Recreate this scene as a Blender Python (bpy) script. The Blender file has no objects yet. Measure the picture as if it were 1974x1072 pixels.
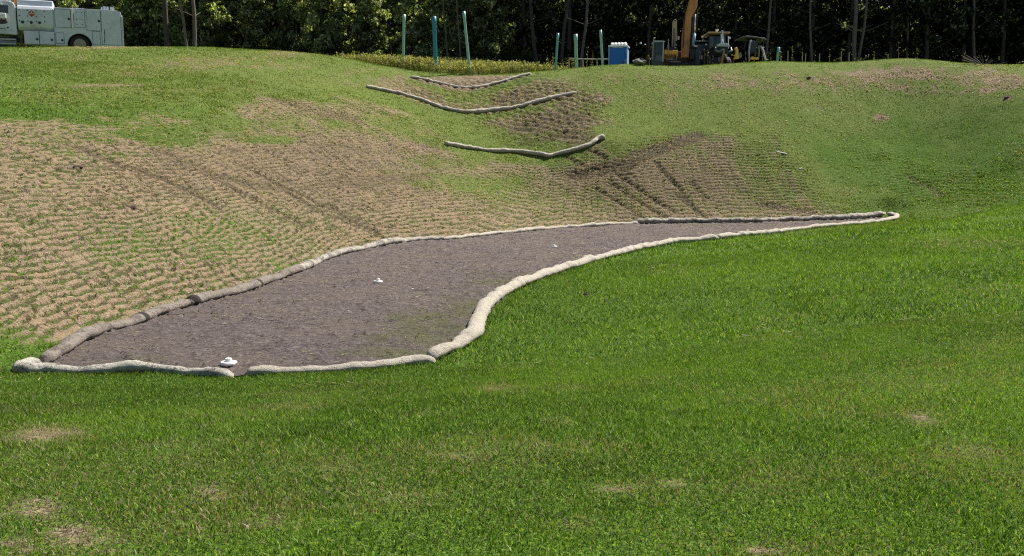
import bpy, math, random
import numpy as np
from mathutils import Vector, Matrix
random.seed(7); rng = np.random.default_rng(7)
R = math.radians
scene = bpy.context.scene
col = scene.collection

# ------------------------------------------------------------------ camera
FW, FH, F = 1974.0, 1072.0, 1850.0
EYE = 3.0
PITCH = math.atan((536-290)/F)
cp, sp = math.cos(PITCH), math.sin(PITCH)
cam = bpy.data.cameras.new('camera'); cam.sensor_width = 36; cam.lens = 36*F/FW
cam.clip_start = 0.1; cam.clip_end = 2000
camo = bpy.data.objects.new('camera', cam); col.objects.link(camo)
camo.location = (0, 0, EYE); camo.rotation_euler = (math.pi/2-PITCH, 0, 0)
scene.camera = camo

def ray(px, py):
    x = (px-FW/2)/F; y = (FH/2-py)/F
    fwd = cp+y*sp; up = y*cp-sp
    return x/fwd, up/fwd            # X per metre of Y, Z per metre of Y
def at(px, py, Y):
    a, b = ray(px, py); return Vector((a*Y, Y, EYE+b*Y))
def floor_pt(px, py, z=0.0):
    a, b = ray(px, py); Y = (z-EYE)/b; return Vector((a*Y, Y, z))

# ------------------------------------------------------------------ noise
_perm = rng.random(65536)
def vnoise(x, y, seed=0):
    xi = np.floor(x).astype(np.int64); yi = np.floor(y).astype(np.int64)
    fx = x-xi; fy = y-yi
    fx = fx*fx*(3-2*fx); fy = fy*fy*(3-2*fy)
    def h(a, b): return _perm[((a*73856093) ^ (b*19349663) ^ (seed*83492791)) & 65535]
    return (h(xi, yi)*(1-fx)+h(xi+1, yi)*fx)*(1-fy)+(h(xi, yi+1)*(1-fx)+h(xi+1, yi+1)*fx)*fy
def fbm(x, y, seed=0, o=4):
    s = 0; a = .5; t = 0
    for k in range(o):
        s = s+a*vnoise(x*2**k, y*2**k, seed+k); t += a; a *= .5
    return s/t
def sstep(a, b, x):
    t = np.clip((x-a)/(b-a), 0, 1); return t*t*(3-2*t)

# ------------------------------------------------------------------ terrain control points (world metres)
CP = []
def cpz(px, py, Y): v = at(px, py, Y); CP.append((v.x, v.y, v.z))
def cpf(px, py, z=0.0): v = floor_pt(px, py, z); CP.append((v.x, v.y, v.z))
for p in [(28,717),(240,722),(455,727),(650,718),(835,702),(925,640),(1000,557),(1170,498),(1383,463),(1480,453),(1600,437),(1720,427),
          (1640,424),(1440,428),(1225,433),(1040,445),(840,464),(700,482),(580,523),(470,552),(365,590),(200,640),(75,706),
          (400,650),(700,600),(900,530),(1100,480),(1350,445),(600,680)]: cpf(*p)
for p in [(0,1072,3.71),(987,1072,3.71),(0,900,5.7),(987,900,5.7),(0,800,8.2),(600,800,8.2),(1100,800,8.0),(0,735,12.0),
          (1974,1072,3.6),(1974,900,5.5),(1974,800,7.2),(1974,700,9.5),(1974,600,13),(1974,500,19),(1974,430,28),(1974,400,34),
          (1300,900,5.6),(1300,700,11.8),(1300,600,16.2),(1600,600,14.3),(1600,500,22),(1600,460,28.5),(1850,430,32),
          (1850,410,41),(1974,395,38),(1974,300,43.5),(1800,300,47),(1800,370,44),(1650,330,46),(1974,190,48),(1974,130,52),
          (1750,116,55),(1750,200,51.5),(1500,119,56),(1500,250,49),(1500,350,45),(1200,123,56),(1200,250,48),(1200,200,51),(1200,350,43.5),
          (1060,301,45.8),(1060,380,42),(910,218,50.5),(905,170,54.5),(905,148,57.5),(900,140,59.5),(790,149,56),(1025,143,56),
          (705,168,51),(1112,180,52),(857,279,45),(1167,267,46.5),
          (780,140,57),(700,125,55),(600,108,53),(500,100,52),(240,90,50),(0,92,48.5),
          (700,300,39),(700,200,46),(700,400,33.5),(350,300,29),(350,450,22.5),(350,200,37),(350,140,43),
          (0,600,14.7),(0,450,18),(0,300,23.5),(0,230,29),(0,170,35),(0,120,42)]: cpz(*p)
CP += [(-12,5,1.6),(-16,11,2.2),(-20,20,4.3),(-26,30,6.3),(-33,40,8),(-36,50,8.3),(-48,30,8),(-45,60,8.5),
       (12,10,1.1),(18,18,1.5),(26,30,2.6),(29,38,4.2),(33,46,6.9),(40,52,7.5),(46,40,7),(32,20,3),(30,5,3),
       (0,0,1.5),(-6,0,1.5),(6,0,1.5),(0,-8,1.5),(-25,0,2.5),(25,-5,2.5),
       (-26,55,8.2),(-20,58,8.2),(-26,62,8.3),(0,64,8.0),(-8,60,8.1),(6.5,61,7.2),(6.5,64,7.2),(11,62,7.25),(16,62,7.25),(24,61,7.3),(31,59,7.0),
       (-40,78,9.2),(-20,78,9.2),(0,78,9.2),(20,78,8.6),(40,78,8.6),(-40,110,9.5),(0,110,9.5),(40,110,9.5),(65,60,8),(-65,60,9),(65,20,6),(-60,5,6)]
CPa = np.array(CP)
def _phi(r2): return np.where(r2 > 0, .5*r2*np.log(r2+1e-12), 0)
_n = len(CPa)
_d = ((CPa[:,None,:2]-CPa[None,:,:2])**2).sum(2)
_A = np.zeros((_n+3,_n+3)); _A[:_n,:_n] = _phi(_d)+np.eye(_n)*.6
_A[:_n,_n] = 1; _A[:_n,_n+1:] = CPa[:,:2]; _A[_n:,:_n] = _A[:_n,_n:].T
_w = np.linalg.solve(_A, np.concatenate([CPa[:,2], [0,0,0]]))
GX0, GX1, GY0, GY1, GS = -70.0, 70.0, -12.0, 112.0, .25
gx = np.arange(GX0, GX1+GS/2, GS); gy = np.arange(GY0, GY1+GS/2, GS)
GXm, GYm = np.meshgrid(gx, gy)
def _rbf(X, Y):
    s = np.full(X.shape, _w[_n]); s += _w[_n+1]*X+_w[_n+2]*Y
    for i in range(_n): s += _w[i]*_phi((X-CPa[i,0])**2+(Y-CPa[i,1])**2)
    return s
ZG = _rbf(GXm, GYm)
def _bil(A, x0, y0, s, X, Y):
    u = np.clip((X-x0)/s, 0, A.shape[1]-1.001); v = np.clip((Y-y0)/s, 0, A.shape[0]-1.001)
    i = u.astype(int); j = v.astype(int); a = u-i; b = v-j
    return (A[j,i]*(1-a)+A[j,i+1]*a)*(1-b)+(A[j+1,i]*(1-a)+A[j+1,i+1]*a)*b
def seg_dist(X, Y, pts, closed=False):
    best = np.full(X.shape, 1e9); P = [tuple(p)[:2] for p in pts]
    if closed: P = P+[P[0]]
    for (x0,y0),(x1,y1) in zip(P[:-1], P[1:]):
        dx, dy = x1-x0, y1-y0; L = dx*dx+dy*dy+1e-9
        t = np.clip(((X-x0)*dx+(Y-y0)*dy)/L, 0, 1)
        best = np.minimum(best, (X-x0-t*dx)**2+(Y-y0-t*dy)**2)
    return np.sqrt(best)
def inside(X, Y, pts):
    c = np.zeros(X.shape, bool); P = [tuple(p)[:2] for p in pts]; n = len(P)
    for i in range(n):
        x0,y0 = P[i]; x1,y1 = P[(i+1)%n]
        if y0 == y1: continue
        c ^= ((y0 > Y) != (y1 > Y)) & (X < (x1-x0)*(Y-y0)/(y1-y0)+x0)
    return c
def sdf(X, Y, pts): return np.where(inside(X,Y,pts), -1, 1)*seg_dist(X,Y,pts,True)

# basin outline: front side then back side, as pixel traces dropped on the flat floor
FRONT = [(30,716),(90,719),(180,722),(280,719),(360,722),(455,727),(472,724),(600,719),(720,712),(800,702),(838,695),(880,672),(915,648),(925,615),
         (950,590),(985,562),(1040,540),(1110,516),(1170,498),(1240,482),(1300,470),(1383,463),(1430,456),(1480,453),(1560,442),(1640,435),(1700,429),(1726,424)]
BACK = [(1712,420),(1640,424),(1540,427),(1440,430),(1330,431),(1225,433),(1130,438),(1040,445),(940,455),(855,464),(790,468),(730,477),(660,492),(620,507),
        (580,524),(520,545),(460,566),(410,578),(365,591),(310,607),(260,627),(200,642),(150,662),(110,687),(78,704),(40,712)]
basin = [floor_pt(*p) for p in FRONT+BACK]
_sb = sdf(GXm, GYm, basin)
ZG = ZG*sstep(-.3, 1.2, _sb)                                # level floor
ZG = np.where((_sb > .15) & (_sb < 6) & (ZG < .03), .03, ZG)
ZG = ZG+(fbm(GXm*.25+9, GYm*.25, 3)-.5)*.22*sstep(.5, 4, _sb)*sstep(-5,12,GYm)
def H(X, Y): return _bil(ZG, GX0, GY0, GS, np.asarray(X, float), np.asarray(Y, float))
_Ys = np.arange(2.2, 95, .04)
def cast(px, py, fallback=56.0):
    a, b = ray(px, py); z = EYE+b*_Ys; h = H(a*_Ys, _Ys)
    k = np.nonzero(z <= h)[0]
    Y = _Ys[k[0]] if len(k) else fallback
    return Vector((a*Y, Y, float(H(a*Y, Y))))
def castY(px, Y): a, _ = ray(px, 100); return Vector((a*Y, Y, float(H(a*Y, Y))))

# ------------------------------------------------------------------ ground cover maps (world grid)
MX0, MX1, MY0, MY1, MS = -50.0, 50.0, 0.0, 76.0, .125
mx, my = np.meshgrid(np.arange(MX0, MX1+MS/2, MS), np.arange(MY0, MY1+MS/2, MS))
wob = (fbm(mx*.7, my*.7, 11)-.5)*1.6+(fbm(mx*3, my*3, 12)-.5)*.5
def poly(pts): return [cast(*p) for p in pts]
def pmask(pts, soft=.8): return 1-sstep(-soft*.5, soft*.5, sdf(mx, my, poly(pts))+wob*soft*.7)
def blob(px, py, rx, ry, edge=.5):
    c = cast(px, py); a = cast(px+rx, py)-c; b = cast(px, py+ry)-c; b2 = c-cast(px, py-ry); 
    if b2.length > 4*b.length+.1: b2 = b
    b = (b+b2)*.5; det = a.x*b.y-a.y*b.x
    if abs(det) < 1e-6: return np.zeros(mx.shape)
    X = mx-c.x; Y = my-c.y
    u = (X*b.y-Y*b.x)/det; v = (-X*a.y+Y*a.x)/det
    r = np.sqrt(u*u+v*v)+(fbm(mx*2.3, my*2.3, 21)-.5)*.9
    return (1-sstep(1-edge, 1+edge, r))*(.35+1.3*fbm(mx*3.3, my*3.3, 22))
def line(pts, w, soft=.5): return 1-sstep(w*(1-soft), w*(1+soft), seg_dist(mx, my, [cast(*p) for p in pts])+wob*w*.25)

Tslope = pmask([(-200,228),(0,232),(180,236),(300,228),(430,215),(520,190),(640,190),(760,205),(850,240),(880,292),(980,312),(1060,318),(1180,285),(1250,268),(1345,258),
                (1500,270),(1560,320),(1610,385),(1690,426),(1440,440),(1225,440),(1040,452),(855,472),(730,484),(580,530),(365,597),(200,648),(60,712),(0,705),(-150,740)], 2.6)
Tswale = pmask([(735,170),(800,146),(900,150),(1020,148),(1080,150),(1120,170),(1150,190),(1190,240),(1130,285),(1040,285),(960,262),(880,225)], 2.0)
Tsw2 = pmask([(790,150),(900,146),(1020,144),(960,160),(900,166),(840,160)], .3)
Tstrip = np.maximum(blob(150,190,210,18), blob(560,225,120,22))*.7
Tright = blob(1800,365,170,40)*.45
T = np.clip(np.maximum.reduce([Tslope, Tswale*.9, Tsw2*.6, Tstrip, Tright]), 0, 1)
G = 1-Tslope*.68-Tswale*.62-Tsw2*.9
W = np.zeros(mx.shape)
S = np.zeros(mx.shape)                                        # dry straw lying on grass
def add(M, m, k): M += m*k
# more green inside the tracked area
for b_ in [(430,240,50,10,.7),(530,271,40,7,.8),(300,262,70,14,.3),(880,355,120,18,.32),(1000,300,150,14,.3),(840,310,110,16,.25),(420,450,110,40,.14),(230,480,60,40,.12),(1250,285,110,18,.3),(1450,300,90,25,.2),
           (1350,380,180,35,.12),(1600,370,60,40,.35),(60,690,90,14,.8),(330,270,60,16,.3),(760,245,90,26,.3),(600,240,80,15,.2),(1060,400,200,30,.08),(200,300,80,10,.2),
           (1420,350,230,75,.24),(980,370,200,45,.14),(600,240,200,40,.12),(300,262,200,22,.25),(900,290,120,12,.5),(1060,295,110,14,.5),(960,265,110,18,.45),(900,190,70,9,.4),(900,226,60,7,.35),(1150,215,40,16,.3),(1480,345,60,40,.18)]:
    add(G, blob(*b_[:4]), b_[4])
add(G, line([(800,160),(860,178),(910,182),(960,172),(1010,156)], .5), .5)
add(G, line([(760,195),(840,222),(910,229),(1000,216),(1060,204)], .4), .35)
# bare / straw patches on grass
for b_ in [(390,122,110,14,.75),(560,128,60,10,.6),(270,145,50,5,.5),(205,165,80,4,.9),(110,188,60,8,.3),(340,175,120,4,.5),(560,103,60,4,.7),(700,135,60,5,.6),(200,92,90,3,.7),(150,112,35,6,.5),
           (1330,150,130,16,.6),(1480,165,160,16,.5),(1250,195,110,18,.45),(1150,150,70,12,.35),(1640,150,130,20,.6),(1720,140,80,12,.6),(1860,150,110,20,.75),(1760,175,130,10,.55),(1950,160,60,22,.6),
           (1660,122,40,5,.5),(1700,228,20,7,.95),(1640,262,90,14,.3),(1570,205,80,12,.35),(1560,240,90,12,.3),(1642,371,22,7,.85),(1600,345,50,25,.3),(620,160,120,12,.35),(1930,128,60,5,.4),
           (90,838,80,18,.6),(300,858,60,10,.35),(370,885,60,14,.3),(405,950,50,16,.45),(60,975,60,22,.5),(150,1030,60,20,.6),(20,1055,30,14,.95),(200,1060,60,14,.5),(245,1000,40,6,.6),(520,1010,50,14,.35),
           (960,748,45,8,.55),(1090,748,50,6,.35),(1080,810,30,10,.3),(890,880,45,12,.4),(950,870,30,8,.4),(1180,945,55,12,.5),(1290,935,50,12,.35),(1110,1015,60,14,.45),(1480,1062,45,12,.9),(1350,1040,50,14,.3),
           (1775,810,28,18,.65),(1860,865,60,20,.35),(1720,800,50,8,.35),(1600,800,60,14,.2),(1480,930,70,18,.25),(640,900,70,14,.25),(760,960,80,16,.25),(830,800,40,8,.25),(560,785,60,8,.3),(1050,860,60,10,.3),
           (1900,740,60,20,.15),(1500,620,60,14,.15),(1290,520,50,8,.12),(1900,560,80,14,.15),(1850,470,120,12,.18)]:
    add(S, blob(*b_[:4], .7), b_[4])
S += sstep(.52, .75, fbm(mx*.55+4, my*.55, 31))*.22*(my < 13)
S += sstep(.5, .8, fbm(mx*.6+4, my*.25, 33))*.4*(my > 40)
S = np.where(my > 36, S*.8, S*(.6+.8*fbm(mx*5, my*5, 34)))
for b_ in [(640,320,260,70,.30),(1280,330,170,60,.34),(1450,390,150,35,.22),(1080,240,90,35,.3),(980,190,80,14,.2),(380,330,120,40,.15),(1100,420,200,14,.15)]: add(W, blob(*b_[:4], .8), b_[4])  # broad darker soil zones; those in the swale paint in its valley shading
# dark tracks and scuffs, plus one painted sock shadow
RUTS = [([(480,325),(560,365),(640,405),(725,448)], .16, .9),([(515,345),(600,400),(680,435)], .14, .6),([(400,340),(520,400),(600,440)], .15, .7),([(130,280),(230,320),(330,350),(420,400)], .22, .55),
        ([(300,290),(420,340),(520,360)], .25, .45),([(640,400),(700,430),(760,440)], .14, .4),
        ([(1110,340),(1200,320),(1290,280),(1345,262)], .35, .8),([(1220,300),(1330,270)], .22, .5),([(1140,290),(1165,305)], .14, .9),([(1190,335),(1260,385),(1300,410)], .13, .7),([(1265,315),(1310,365),(1345,410)], .14, .8),
        ([(1150,365),(1210,400),(1235,420)], .12, .6),([(1180,355),(1250,400),(1290,425)], .12, .6),([(1300,370),(1360,420)], .12, .5),([(1330,350),(1365,385)], .1, .5),([(1090,300),(1120,320)], .12, .6),
        ([(1010,275),(1080,262),(1150,270)], .35, .3),([(560,360),(700,350),(820,340)], .3, .2),([(1750,340),(1800,365),(1815,378)], .15, .5),([(1560,515),(1555,560),(1570,600)], .25, .18),
        ([(1470,395),(1560,410)], .35, .5),([(960,195),(1010,180)], .35, .35),([(540,195),(610,215),(680,230)], .5, .3),([(1000,250),(1080,235),(1120,225)], .5, .3)]
RT = np.zeros(mx.shape)
for pts, w, k in RUTS:
    k = min(1, k*1.3); m = line(pts, w); RT = np.maximum(RT, m*k); add(W, m, k*1.1)
for b_ in [(150,325,22,4,.9),(1130,569,12,4,1),(250,402,14,5,.7),(455,290,12,5,.6),(1940,189,9,4,1),(1560,150,8,3,.7),(580,262,10,3,.5),(60,330,10,3,.4),(905,635,14,30,.25),(1410,160,8,3,.5)]:  # dark spots; the upright one by the curved sock is its painted cast shadow
    m = blob(*b_[:4], .3); add(W, m, b_[4])
G = G-W*.6-S*.75
# lush rich-green zones vs paler hill
LUSH = np.maximum.reduce([1-sstep(30, 40, my), pmask([(1974,200),(1750,235),(1570,265),(1560,300),(1600,345),(1690,400),(1740,430),(2100,430),(2200,210)], 5.0), blob(60,215,300,12)*.7])
G = np.clip(G, 0, 1); S = np.clip(S, 0, 1); W = np.clip(W, 0, 1)
def ms(A, X, Y): return _bil(A, MX0, MY0, MS, X, Y)

# ------------------------------------------------------------------ materials
def newmat(name):
    m = bpy.data.materials.new(name); m.use_nodes = True
    nt = m.node_tree; b = nt.nodes['Principled BSDF']; return m, nt, b
def nd(nt, t, **k):
    n = nt.nodes.new(t)
    for a, v in k.items():
        if a[0] == '_': setattr(n, a[1:], v)
        else: n.inputs[a.replace('_', ' ')].default_value = v
    return n
def ramp(nt, fac, stops):
    r = nt.nodes.new('ShaderNodeValToRGB'); e = r.color_ramp.elements
    while len(e) < len(stops): e.new(.5)
    for i, (p, c) in enumerate(stops): e[i].position = p; e[i].color = (*c, 1) if len(c) == 3 else c
    nt.links.new(fac, r.inputs[0]); return r.outputs[0]
def mixc(nt, f, a, b, mode='MIX'):
    m = nt.nodes.new('ShaderNodeMix'); m.data_type = 'RGBA'; m.blend_type = mode
    for s, v in ((0, f), (6, a), (7, b)):
        if hasattr(v, 'links') or hasattr(v, 'is_linked'): nt.links.new(v, m.inputs[s])
        elif s == 0: m.inputs[0].default_value = v
        else: m.inputs[s].default_value = (*v, 1)
    return m.outputs[2]
def mth(nt, op, a, b=None, c=None, clamp=False):
    m = nt.nodes.new('ShaderNodeMath'); m.operation = op; m.use_clamp = clamp
    for i, v in enumerate((a, b, c)):
        if v is None: continue
        if hasattr(v, 'is_linked'): nt.links.new(v, m.inputs[i])
        else: m.inputs[i].default_value = v
    return m.outputs[0]
def noise(nt, scale, detail=4, rough=.6, coord=None, dim='3D'):
    n = nt.nodes.new('ShaderNodeTexNoise'); n.inputs['Scale'].default_value = scale; n.inputs['Detail'].default_value = detail; n.inputs['Roughness'].default_value = rough
    if coord is None:
        g = nt.nodes.new('ShaderNodeTexCoord'); coord = g.outputs['Object']
    nt.links.new(coord, n.inputs['Vector']); return n.outputs['Fac']
def bump(nt, b, h, dist=.02, strength=1.0):
    n = nt.nodes.new('ShaderNodeBump'); n.inputs['Distance'].default_value = dist; n.inputs['Strength'].default_value = strength
    nt.links.new(h, n.inputs['Height']); nt.links.new(n.outputs[0], b.inputs['Normal'])
def simple(name, c, rough=.6, var=.25, scale=3.0, metal=0.0, spec=None, bumpd=0.0, dirt=None, dirtamt=.3):
    m, nt, b = newmat(name)
    f = noise(nt, scale, 5, .65)
    d = tuple(x*(1-var) for x in c); l = tuple(min(1, x*(1+var*.6)) for x in c)
    o = ramp(nt, f, [(.3, d), (.7, l)])
    if dirt:
        g = noise(nt, scale*.5+.5, 4, .6)
        fac = ramp(nt, g, [(.5, (0,0,0)), (.72, (dirtamt,)*3)])
        o = mixc(nt, fac, o, dirt)
    nt.links.new(o, b.inputs['Base Color'])
    b.inputs['Roughness'].default_value = rough; b.inputs['Metallic'].default_value = metal
    if spec is not None: b.inputs['Specular IOR Level'].default_value = spec
    if bumpd: bump(nt, b, noise(nt, scale*6, 4), bumpd)
    return m

def ground_material():
    m, nt, b = newmat('ground_cover')
    at_ = nt.nodes.new('ShaderNodeAttribute'); at_.attribute_name = 'cover'
    sep = nt.nodes.new('ShaderNodeSeparateColor'); nt.links.new(at_.outputs['Color'], sep.inputs[0])
    g, s, w = sep.outputs[0], sep.outputs[1], sep.outputs[2]; ridge = at_.outputs['Alpha']
    at2 = nt.nodes.new('ShaderNodeAttribute'); at2.attribute_name = 'lush'
    lush = at2.outputs['Fac']
    n1 = noise(nt, 1.1, 5, .65); n2 = noise(nt, 9, 5, .7); n3 = noise(nt, 38, 3, .7); n4 = noise(nt, 120, 2, .6)
    straw = ramp(nt, n3, [(.30, (.055,.042,.026)), (.44, (.155,.118,.072)), (.56, (.30,.232,.15)), (.72, (.56,.45,.315))])
    pink = ramp(nt, n2, [(.34, (.14,.095,.055)), (.52, (.34,.235,.15)), (.7, (.52,.38,.26))])
    straw = mixc(nt, ramp(nt, n1, [(.4, (0,0,0)), (.65, (.6,.6,.6))]), straw, pink)
    soil = ramp(nt, n3, [(.3, (.035,.028,.017)), (.5, (.085,.068,.04)), (.7, (.17,.135,.085))])
    # straw on ridges; soil / sprouts plus painted-in shade down in the furrows
    f = mth(nt, 'ADD', ridge, mth(nt, 'MULTIPLY_ADD', n2, 1.1, -.55))
    f = mth(nt, 'ADD', f, mth(nt, 'MULTIPLY_ADD', n3, 1.3, -.65))
    bare = mixc(nt, ramp(nt, f, [(.33, (0,0,0)), (.66, (1,1,1))]), soil, straw)
    grn_l = ramp(nt, n3, [(.34, (.018,.038,.005)), (.52, (.065,.130,.011)), (.7, (.18,.29,.028))])
    grn_p = ramp(nt, n3, [(.3, (.035,.060,.012)), (.5, (.11,.16,.028)), (.7, (.26,.30,.08))])
    grn = mixc(nt, lush, grn_p, grn_l)
    gf = mth(nt, 'ADD', g, mth(nt, 'MULTIPLY_ADD', n2, 1.2, -.6))
    gf = mth(nt, 'ADD', gf, mth(nt, 'MULTIPLY_ADD', n3, .9, -.45))
    gf = mth(nt, 'ADD', gf, mth(nt, 'MULTIPLY_ADD', ridge, -.35, .2))
    c = mixc(nt, ramp(nt, gf, [(.38, (0,0,0)), (.68, (1,1,1))]), bare, grn)
    wf = mth(nt, 'MULTIPLY', w, ramp(nt, n2, [(.3, (.5,.5,.5)), (.55, (1,1,1))]))
    c = mixc(nt, wf, c, soil)
    nt.links.new(c, b.inputs['Base Color']); b.inputs['Roughness'].default_value = .95; b.inputs['Specular IOR Level'].default_value = .15
    hh = mth(nt, 'ADD', mth(nt, 'MULTIPLY', n2, 1.0), mth(nt, 'MULTIPLY', n3, .5))
    hh = mth(nt, 'ADD', hh, mth(nt, 'MULTIPLY', n4, .15))
    bump(nt, b, hh, .07)
    return m
def mulch_material():
    m, nt, b = newmat('dark_mulch')
    co = nt.nodes.new('ShaderNodeTexCoord'); mp = nt.nodes.new('ShaderNodeMapping'); mp.inputs['Scale'].default_value = (.42, 3.0, 1)
    nt.links.new(co.outputs['Object'], mp.inputs[0])
    n1 = noise(nt, .5, 4, .6); n2 = noise(nt, 7, 5, .75, mp.outputs[0]); n3 = noise(nt, 32, 4, .75, mp.outputs[0]); n4 = noise(nt, 110, 2, .7, mp.outputs[0])
    mixn = mth(nt, 'ADD', mth(nt, 'MULTIPLY', n3, .6), mth(nt, 'MULTIPLY', n2, .4))
    c = ramp(nt, mixn, [(.39, (.036,.028,.029)), (.47, (.135,.108,.108)), (.55, (.235,.195,.19)), (.66, (.46,.40,.37))])
    fib = ramp(nt, n4, [(.60, (0,0,0)), (.74, (.55,.55,.55))])
    c = mixc(nt, fib, c, (.50,.44,.36))
    c = mixc(nt, ramp(nt, n1, [(.42, (0,0,0)), (.62, (.22,.22,.22))]), c, (.32,.255,.19))
    a = nt.nodes.new('ShaderNodeAttribute'); a.attribute_name = 'sprout'
    gf = mth(nt, 'ADD', a.outputs['Fac'], mth(nt, 'MULTIPLY_ADD', mixn, 2.4, -1.2))
    c = mixc(nt, ramp(nt, gf, [(.5, (0,0,0)), (1.0, (.6,.6,.6))]), c, (.15,.165,.06))
    nt.links.new(c, b.inputs['Base Color']); b.inputs['Roughness'].default_value = .95; b.inputs['Specular IOR Level'].default_value = .15
    bump(nt, b, mth(nt, 'ADD', n3, mth(nt, 'MULTIPLY', n2, 1.2)), .09)
    return m
def blade_material(name, trans=.35):
    m, nt, b = newmat(name)
    a = nt.nodes.new('ShaderNodeAttribute'); a.attribute_name = 'tint'
    out = nt.nodes['Material Output']
    nt.links.new(a.outputs['Color'], b.inputs['Base Color']); b.inputs['Roughness'].default_value = .55; b.inputs['Specular IOR Level'].default_value = .12
    tr = nt.nodes.new('ShaderNodeBsdfTranslucent'); nt.links.new(mixc(nt, 1.0, a.outputs['Color'], (1.3,1.4,.5), 'MULTIPLY'), tr.inputs[0])
    mx_ = nt.nodes.new('ShaderNodeMixShader'); mx_.inputs[0].default_value = trans
    nt.links.new(b.outputs[0], mx_.inputs[1]); nt.links.new(tr.outputs[0], mx_.inputs[2]); nt.links.new(mx_.outputs[0], out.inputs[0])
    return m
def sock_material(name, base, dark, amt):
    m, nt, b = newmat(name)
    n1 = noise(nt, 3.0, 5, .7); n2 = noise(nt, 22, 5, .75); n3 = noise(nt, 70, 3, .7)
    c = ramp(nt, n3, [(.3, tuple(x*.62 for x in base)), (.65, base)])
    f = mth(nt, 'ADD', mth(nt, 'MULTIPLY', n1, .6), mth(nt, 'MULTIPLY', n2, .6))
    c = mixc(nt, ramp(nt, f, [(.72-amt*.25, (0,0,0)), (.86-amt*.25, (.85,.85,.85))]), c, dark)
    nt.links.new(c, b.inputs['Base Color']); b.inputs['Roughness'].default_value = .9; b.inputs['Specular IOR Level'].default_value = .2
    bump(nt, b, mth(nt, 'ADD', n2, mth(nt, 'MULTIPLY', n3, .5)), .05)
    return m

M = {}
M['ground'] = ground_material(); M['mulch'] = mulch_material()
M['blade'] = blade_material('grass_blades'); M['leaf'] = blade_material('tree_leaves', .5)
M['sock_pale'] = sock_material('pale_sock_mesh', (.60,.54,.45), (.26,.21,.16), .3)
M['sock_mott'] = sock_material('mottled_sock_mesh', (.56,.51,.44), (.045,.036,.03), .62)
M['sock_white'] = sock_material('speckled_white_sock_mesh', (.64,.60,.52), (.06,.05,.04), .5)
M['sock_grey'] = sock_material('weathered_sock_mesh', (.34,.29,.25), (.07,.055,.045), .55)
M['sock_dark'] = sock_material('dark_strap', (.06,.05,.045), (.03,.025,.02), .3)

# ------------------------------------------------------------------ tagging helpers
def tag(o, label=None, cat=None, group=None, kind=None):
    if label: o['label'] = label
    if cat: o['category'] = cat
    if group: o['group'] = group
    if kind: o['kind'] = kind
    return o
def empty(name, loc, rz=0, label=None, cat=None, group=None, rot=None):
    o = bpy.data.objects.new(name, None); col.objects.link(o); o.location = loc
    o.rotation_euler = rot or (0, 0, rz); o.empty_display_size = .3
    return tag(o, label, cat, group)
def npmesh(name, V, Fc, mat=None, smooth=False, colors=None, nside=4, floats=None):
    me = bpy.data.meshes.new(name); V = np.ascontiguousarray(V, np.float32); Fc = np.ascontiguousarray(Fc, np.int32)
    me.vertices.add(len(V)); me.vertices.foreach_set('co', V.ravel())
    me.loops.add(Fc.size); me.loops.foreach_set('vertex_index', Fc.ravel())
    me.polygons.add(len(Fc)); me.polygons.foreach_set('loop_start', np.arange(0, Fc.size, nside, dtype=np.int32))
    me.polygons.foreach_set('loop_total', np.full(len(Fc), nside, np.int32))
    if smooth: me.polygons.foreach_set('use_smooth', np.ones(len(Fc), bool))
    me.update(calc_edges=True)
    if colors is not None:
        for nm, C in colors.items():
            a = me.attributes.new(nm, 'FLOAT_COLOR', 'POINT'); a.data.foreach_set('color', np.ascontiguousarray(C, np.float32).ravel())
    if floats is not None:
        for nm, C in floats.items():
            a = me.attributes.new(nm, 'FLOAT', 'POINT'); a.data.foreach_set('value', np.ascontiguousarray(C, np.float32).ravel())
    if mat: me.materials.append(mat)
    return me
def link(name, me, parent=None):
    o = bpy.data.objects.new(name, me); col.objects.link(o)
    if parent: o.parent = parent
    return o

# ------------------------------------------------------------------ ground sheet (fan grid, fine where the slope is seen)
YO = 9.0
us = np.concatenate([np.linspace(-2.6, -.62, 40, endpoint=False), np.linspace(-.62, .62, 1150), np.linspace(.62, 2.6, 41)[1:]])
ys = [-8.0]
while ys[-1] < 420:
    y = ys[-1]
    st = .5 if y < 2 else .06 if y < 12 else .045 if y < 56 else .12 if y < 66 else .6 if y < 90 else 12
    ys.append(y+st)
ys = np.array(ys); NU, NY = len(us), len(ys)
Yv = np.repeat(ys[:,None], NU, 1); Xv = us[None,:]*(Yv+YO)
def furrow(X, Y):
    """cleat ridges left by a tracked machine; returns height 0..1"""
    z = H(X, Y)
    wl = 1-sstep(-5, 6, X)
    ca = 1-.38*wl; sa = .78*wl
    sx = X*ca+Y*sa+(fbm(X*.2+3, Y*.2, 43)-.5)*1.2
    strip = np.floor(sx/.52); fs = sx/.52-strip
    hsh = _perm[(strip.astype(np.int64)*7919) & 65535]
    ph = z/(.092+.040*(1-wl)+.006*(1-sstep(14,24,Y)))+hsh*.8+(fbm(X*1.3, Y*1.3, 42)-.5)*(.25+.5*wl)+(fbm(X*5, Y*5, 41, 2)-.5)*(.15+.18*wl)
    r = .5+.5*np.cos(2*np.pi*ph)
    r2 = vnoise(sx/.34+50, ph*2.2, 47)
    r = r**.8
    edge = sstep(0, .09, fs)*sstep(0, .09, 1-fs)
    k = sstep(.38, .65, fbm(X*.6+7, Y*.6, 44))*(.15+.32*wl)
    r = r*(1-k)+k*r2
    return r*(.45+.55*edge)*(.75+.5*vnoise(X*2.2,Y*2.2,49))
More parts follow.
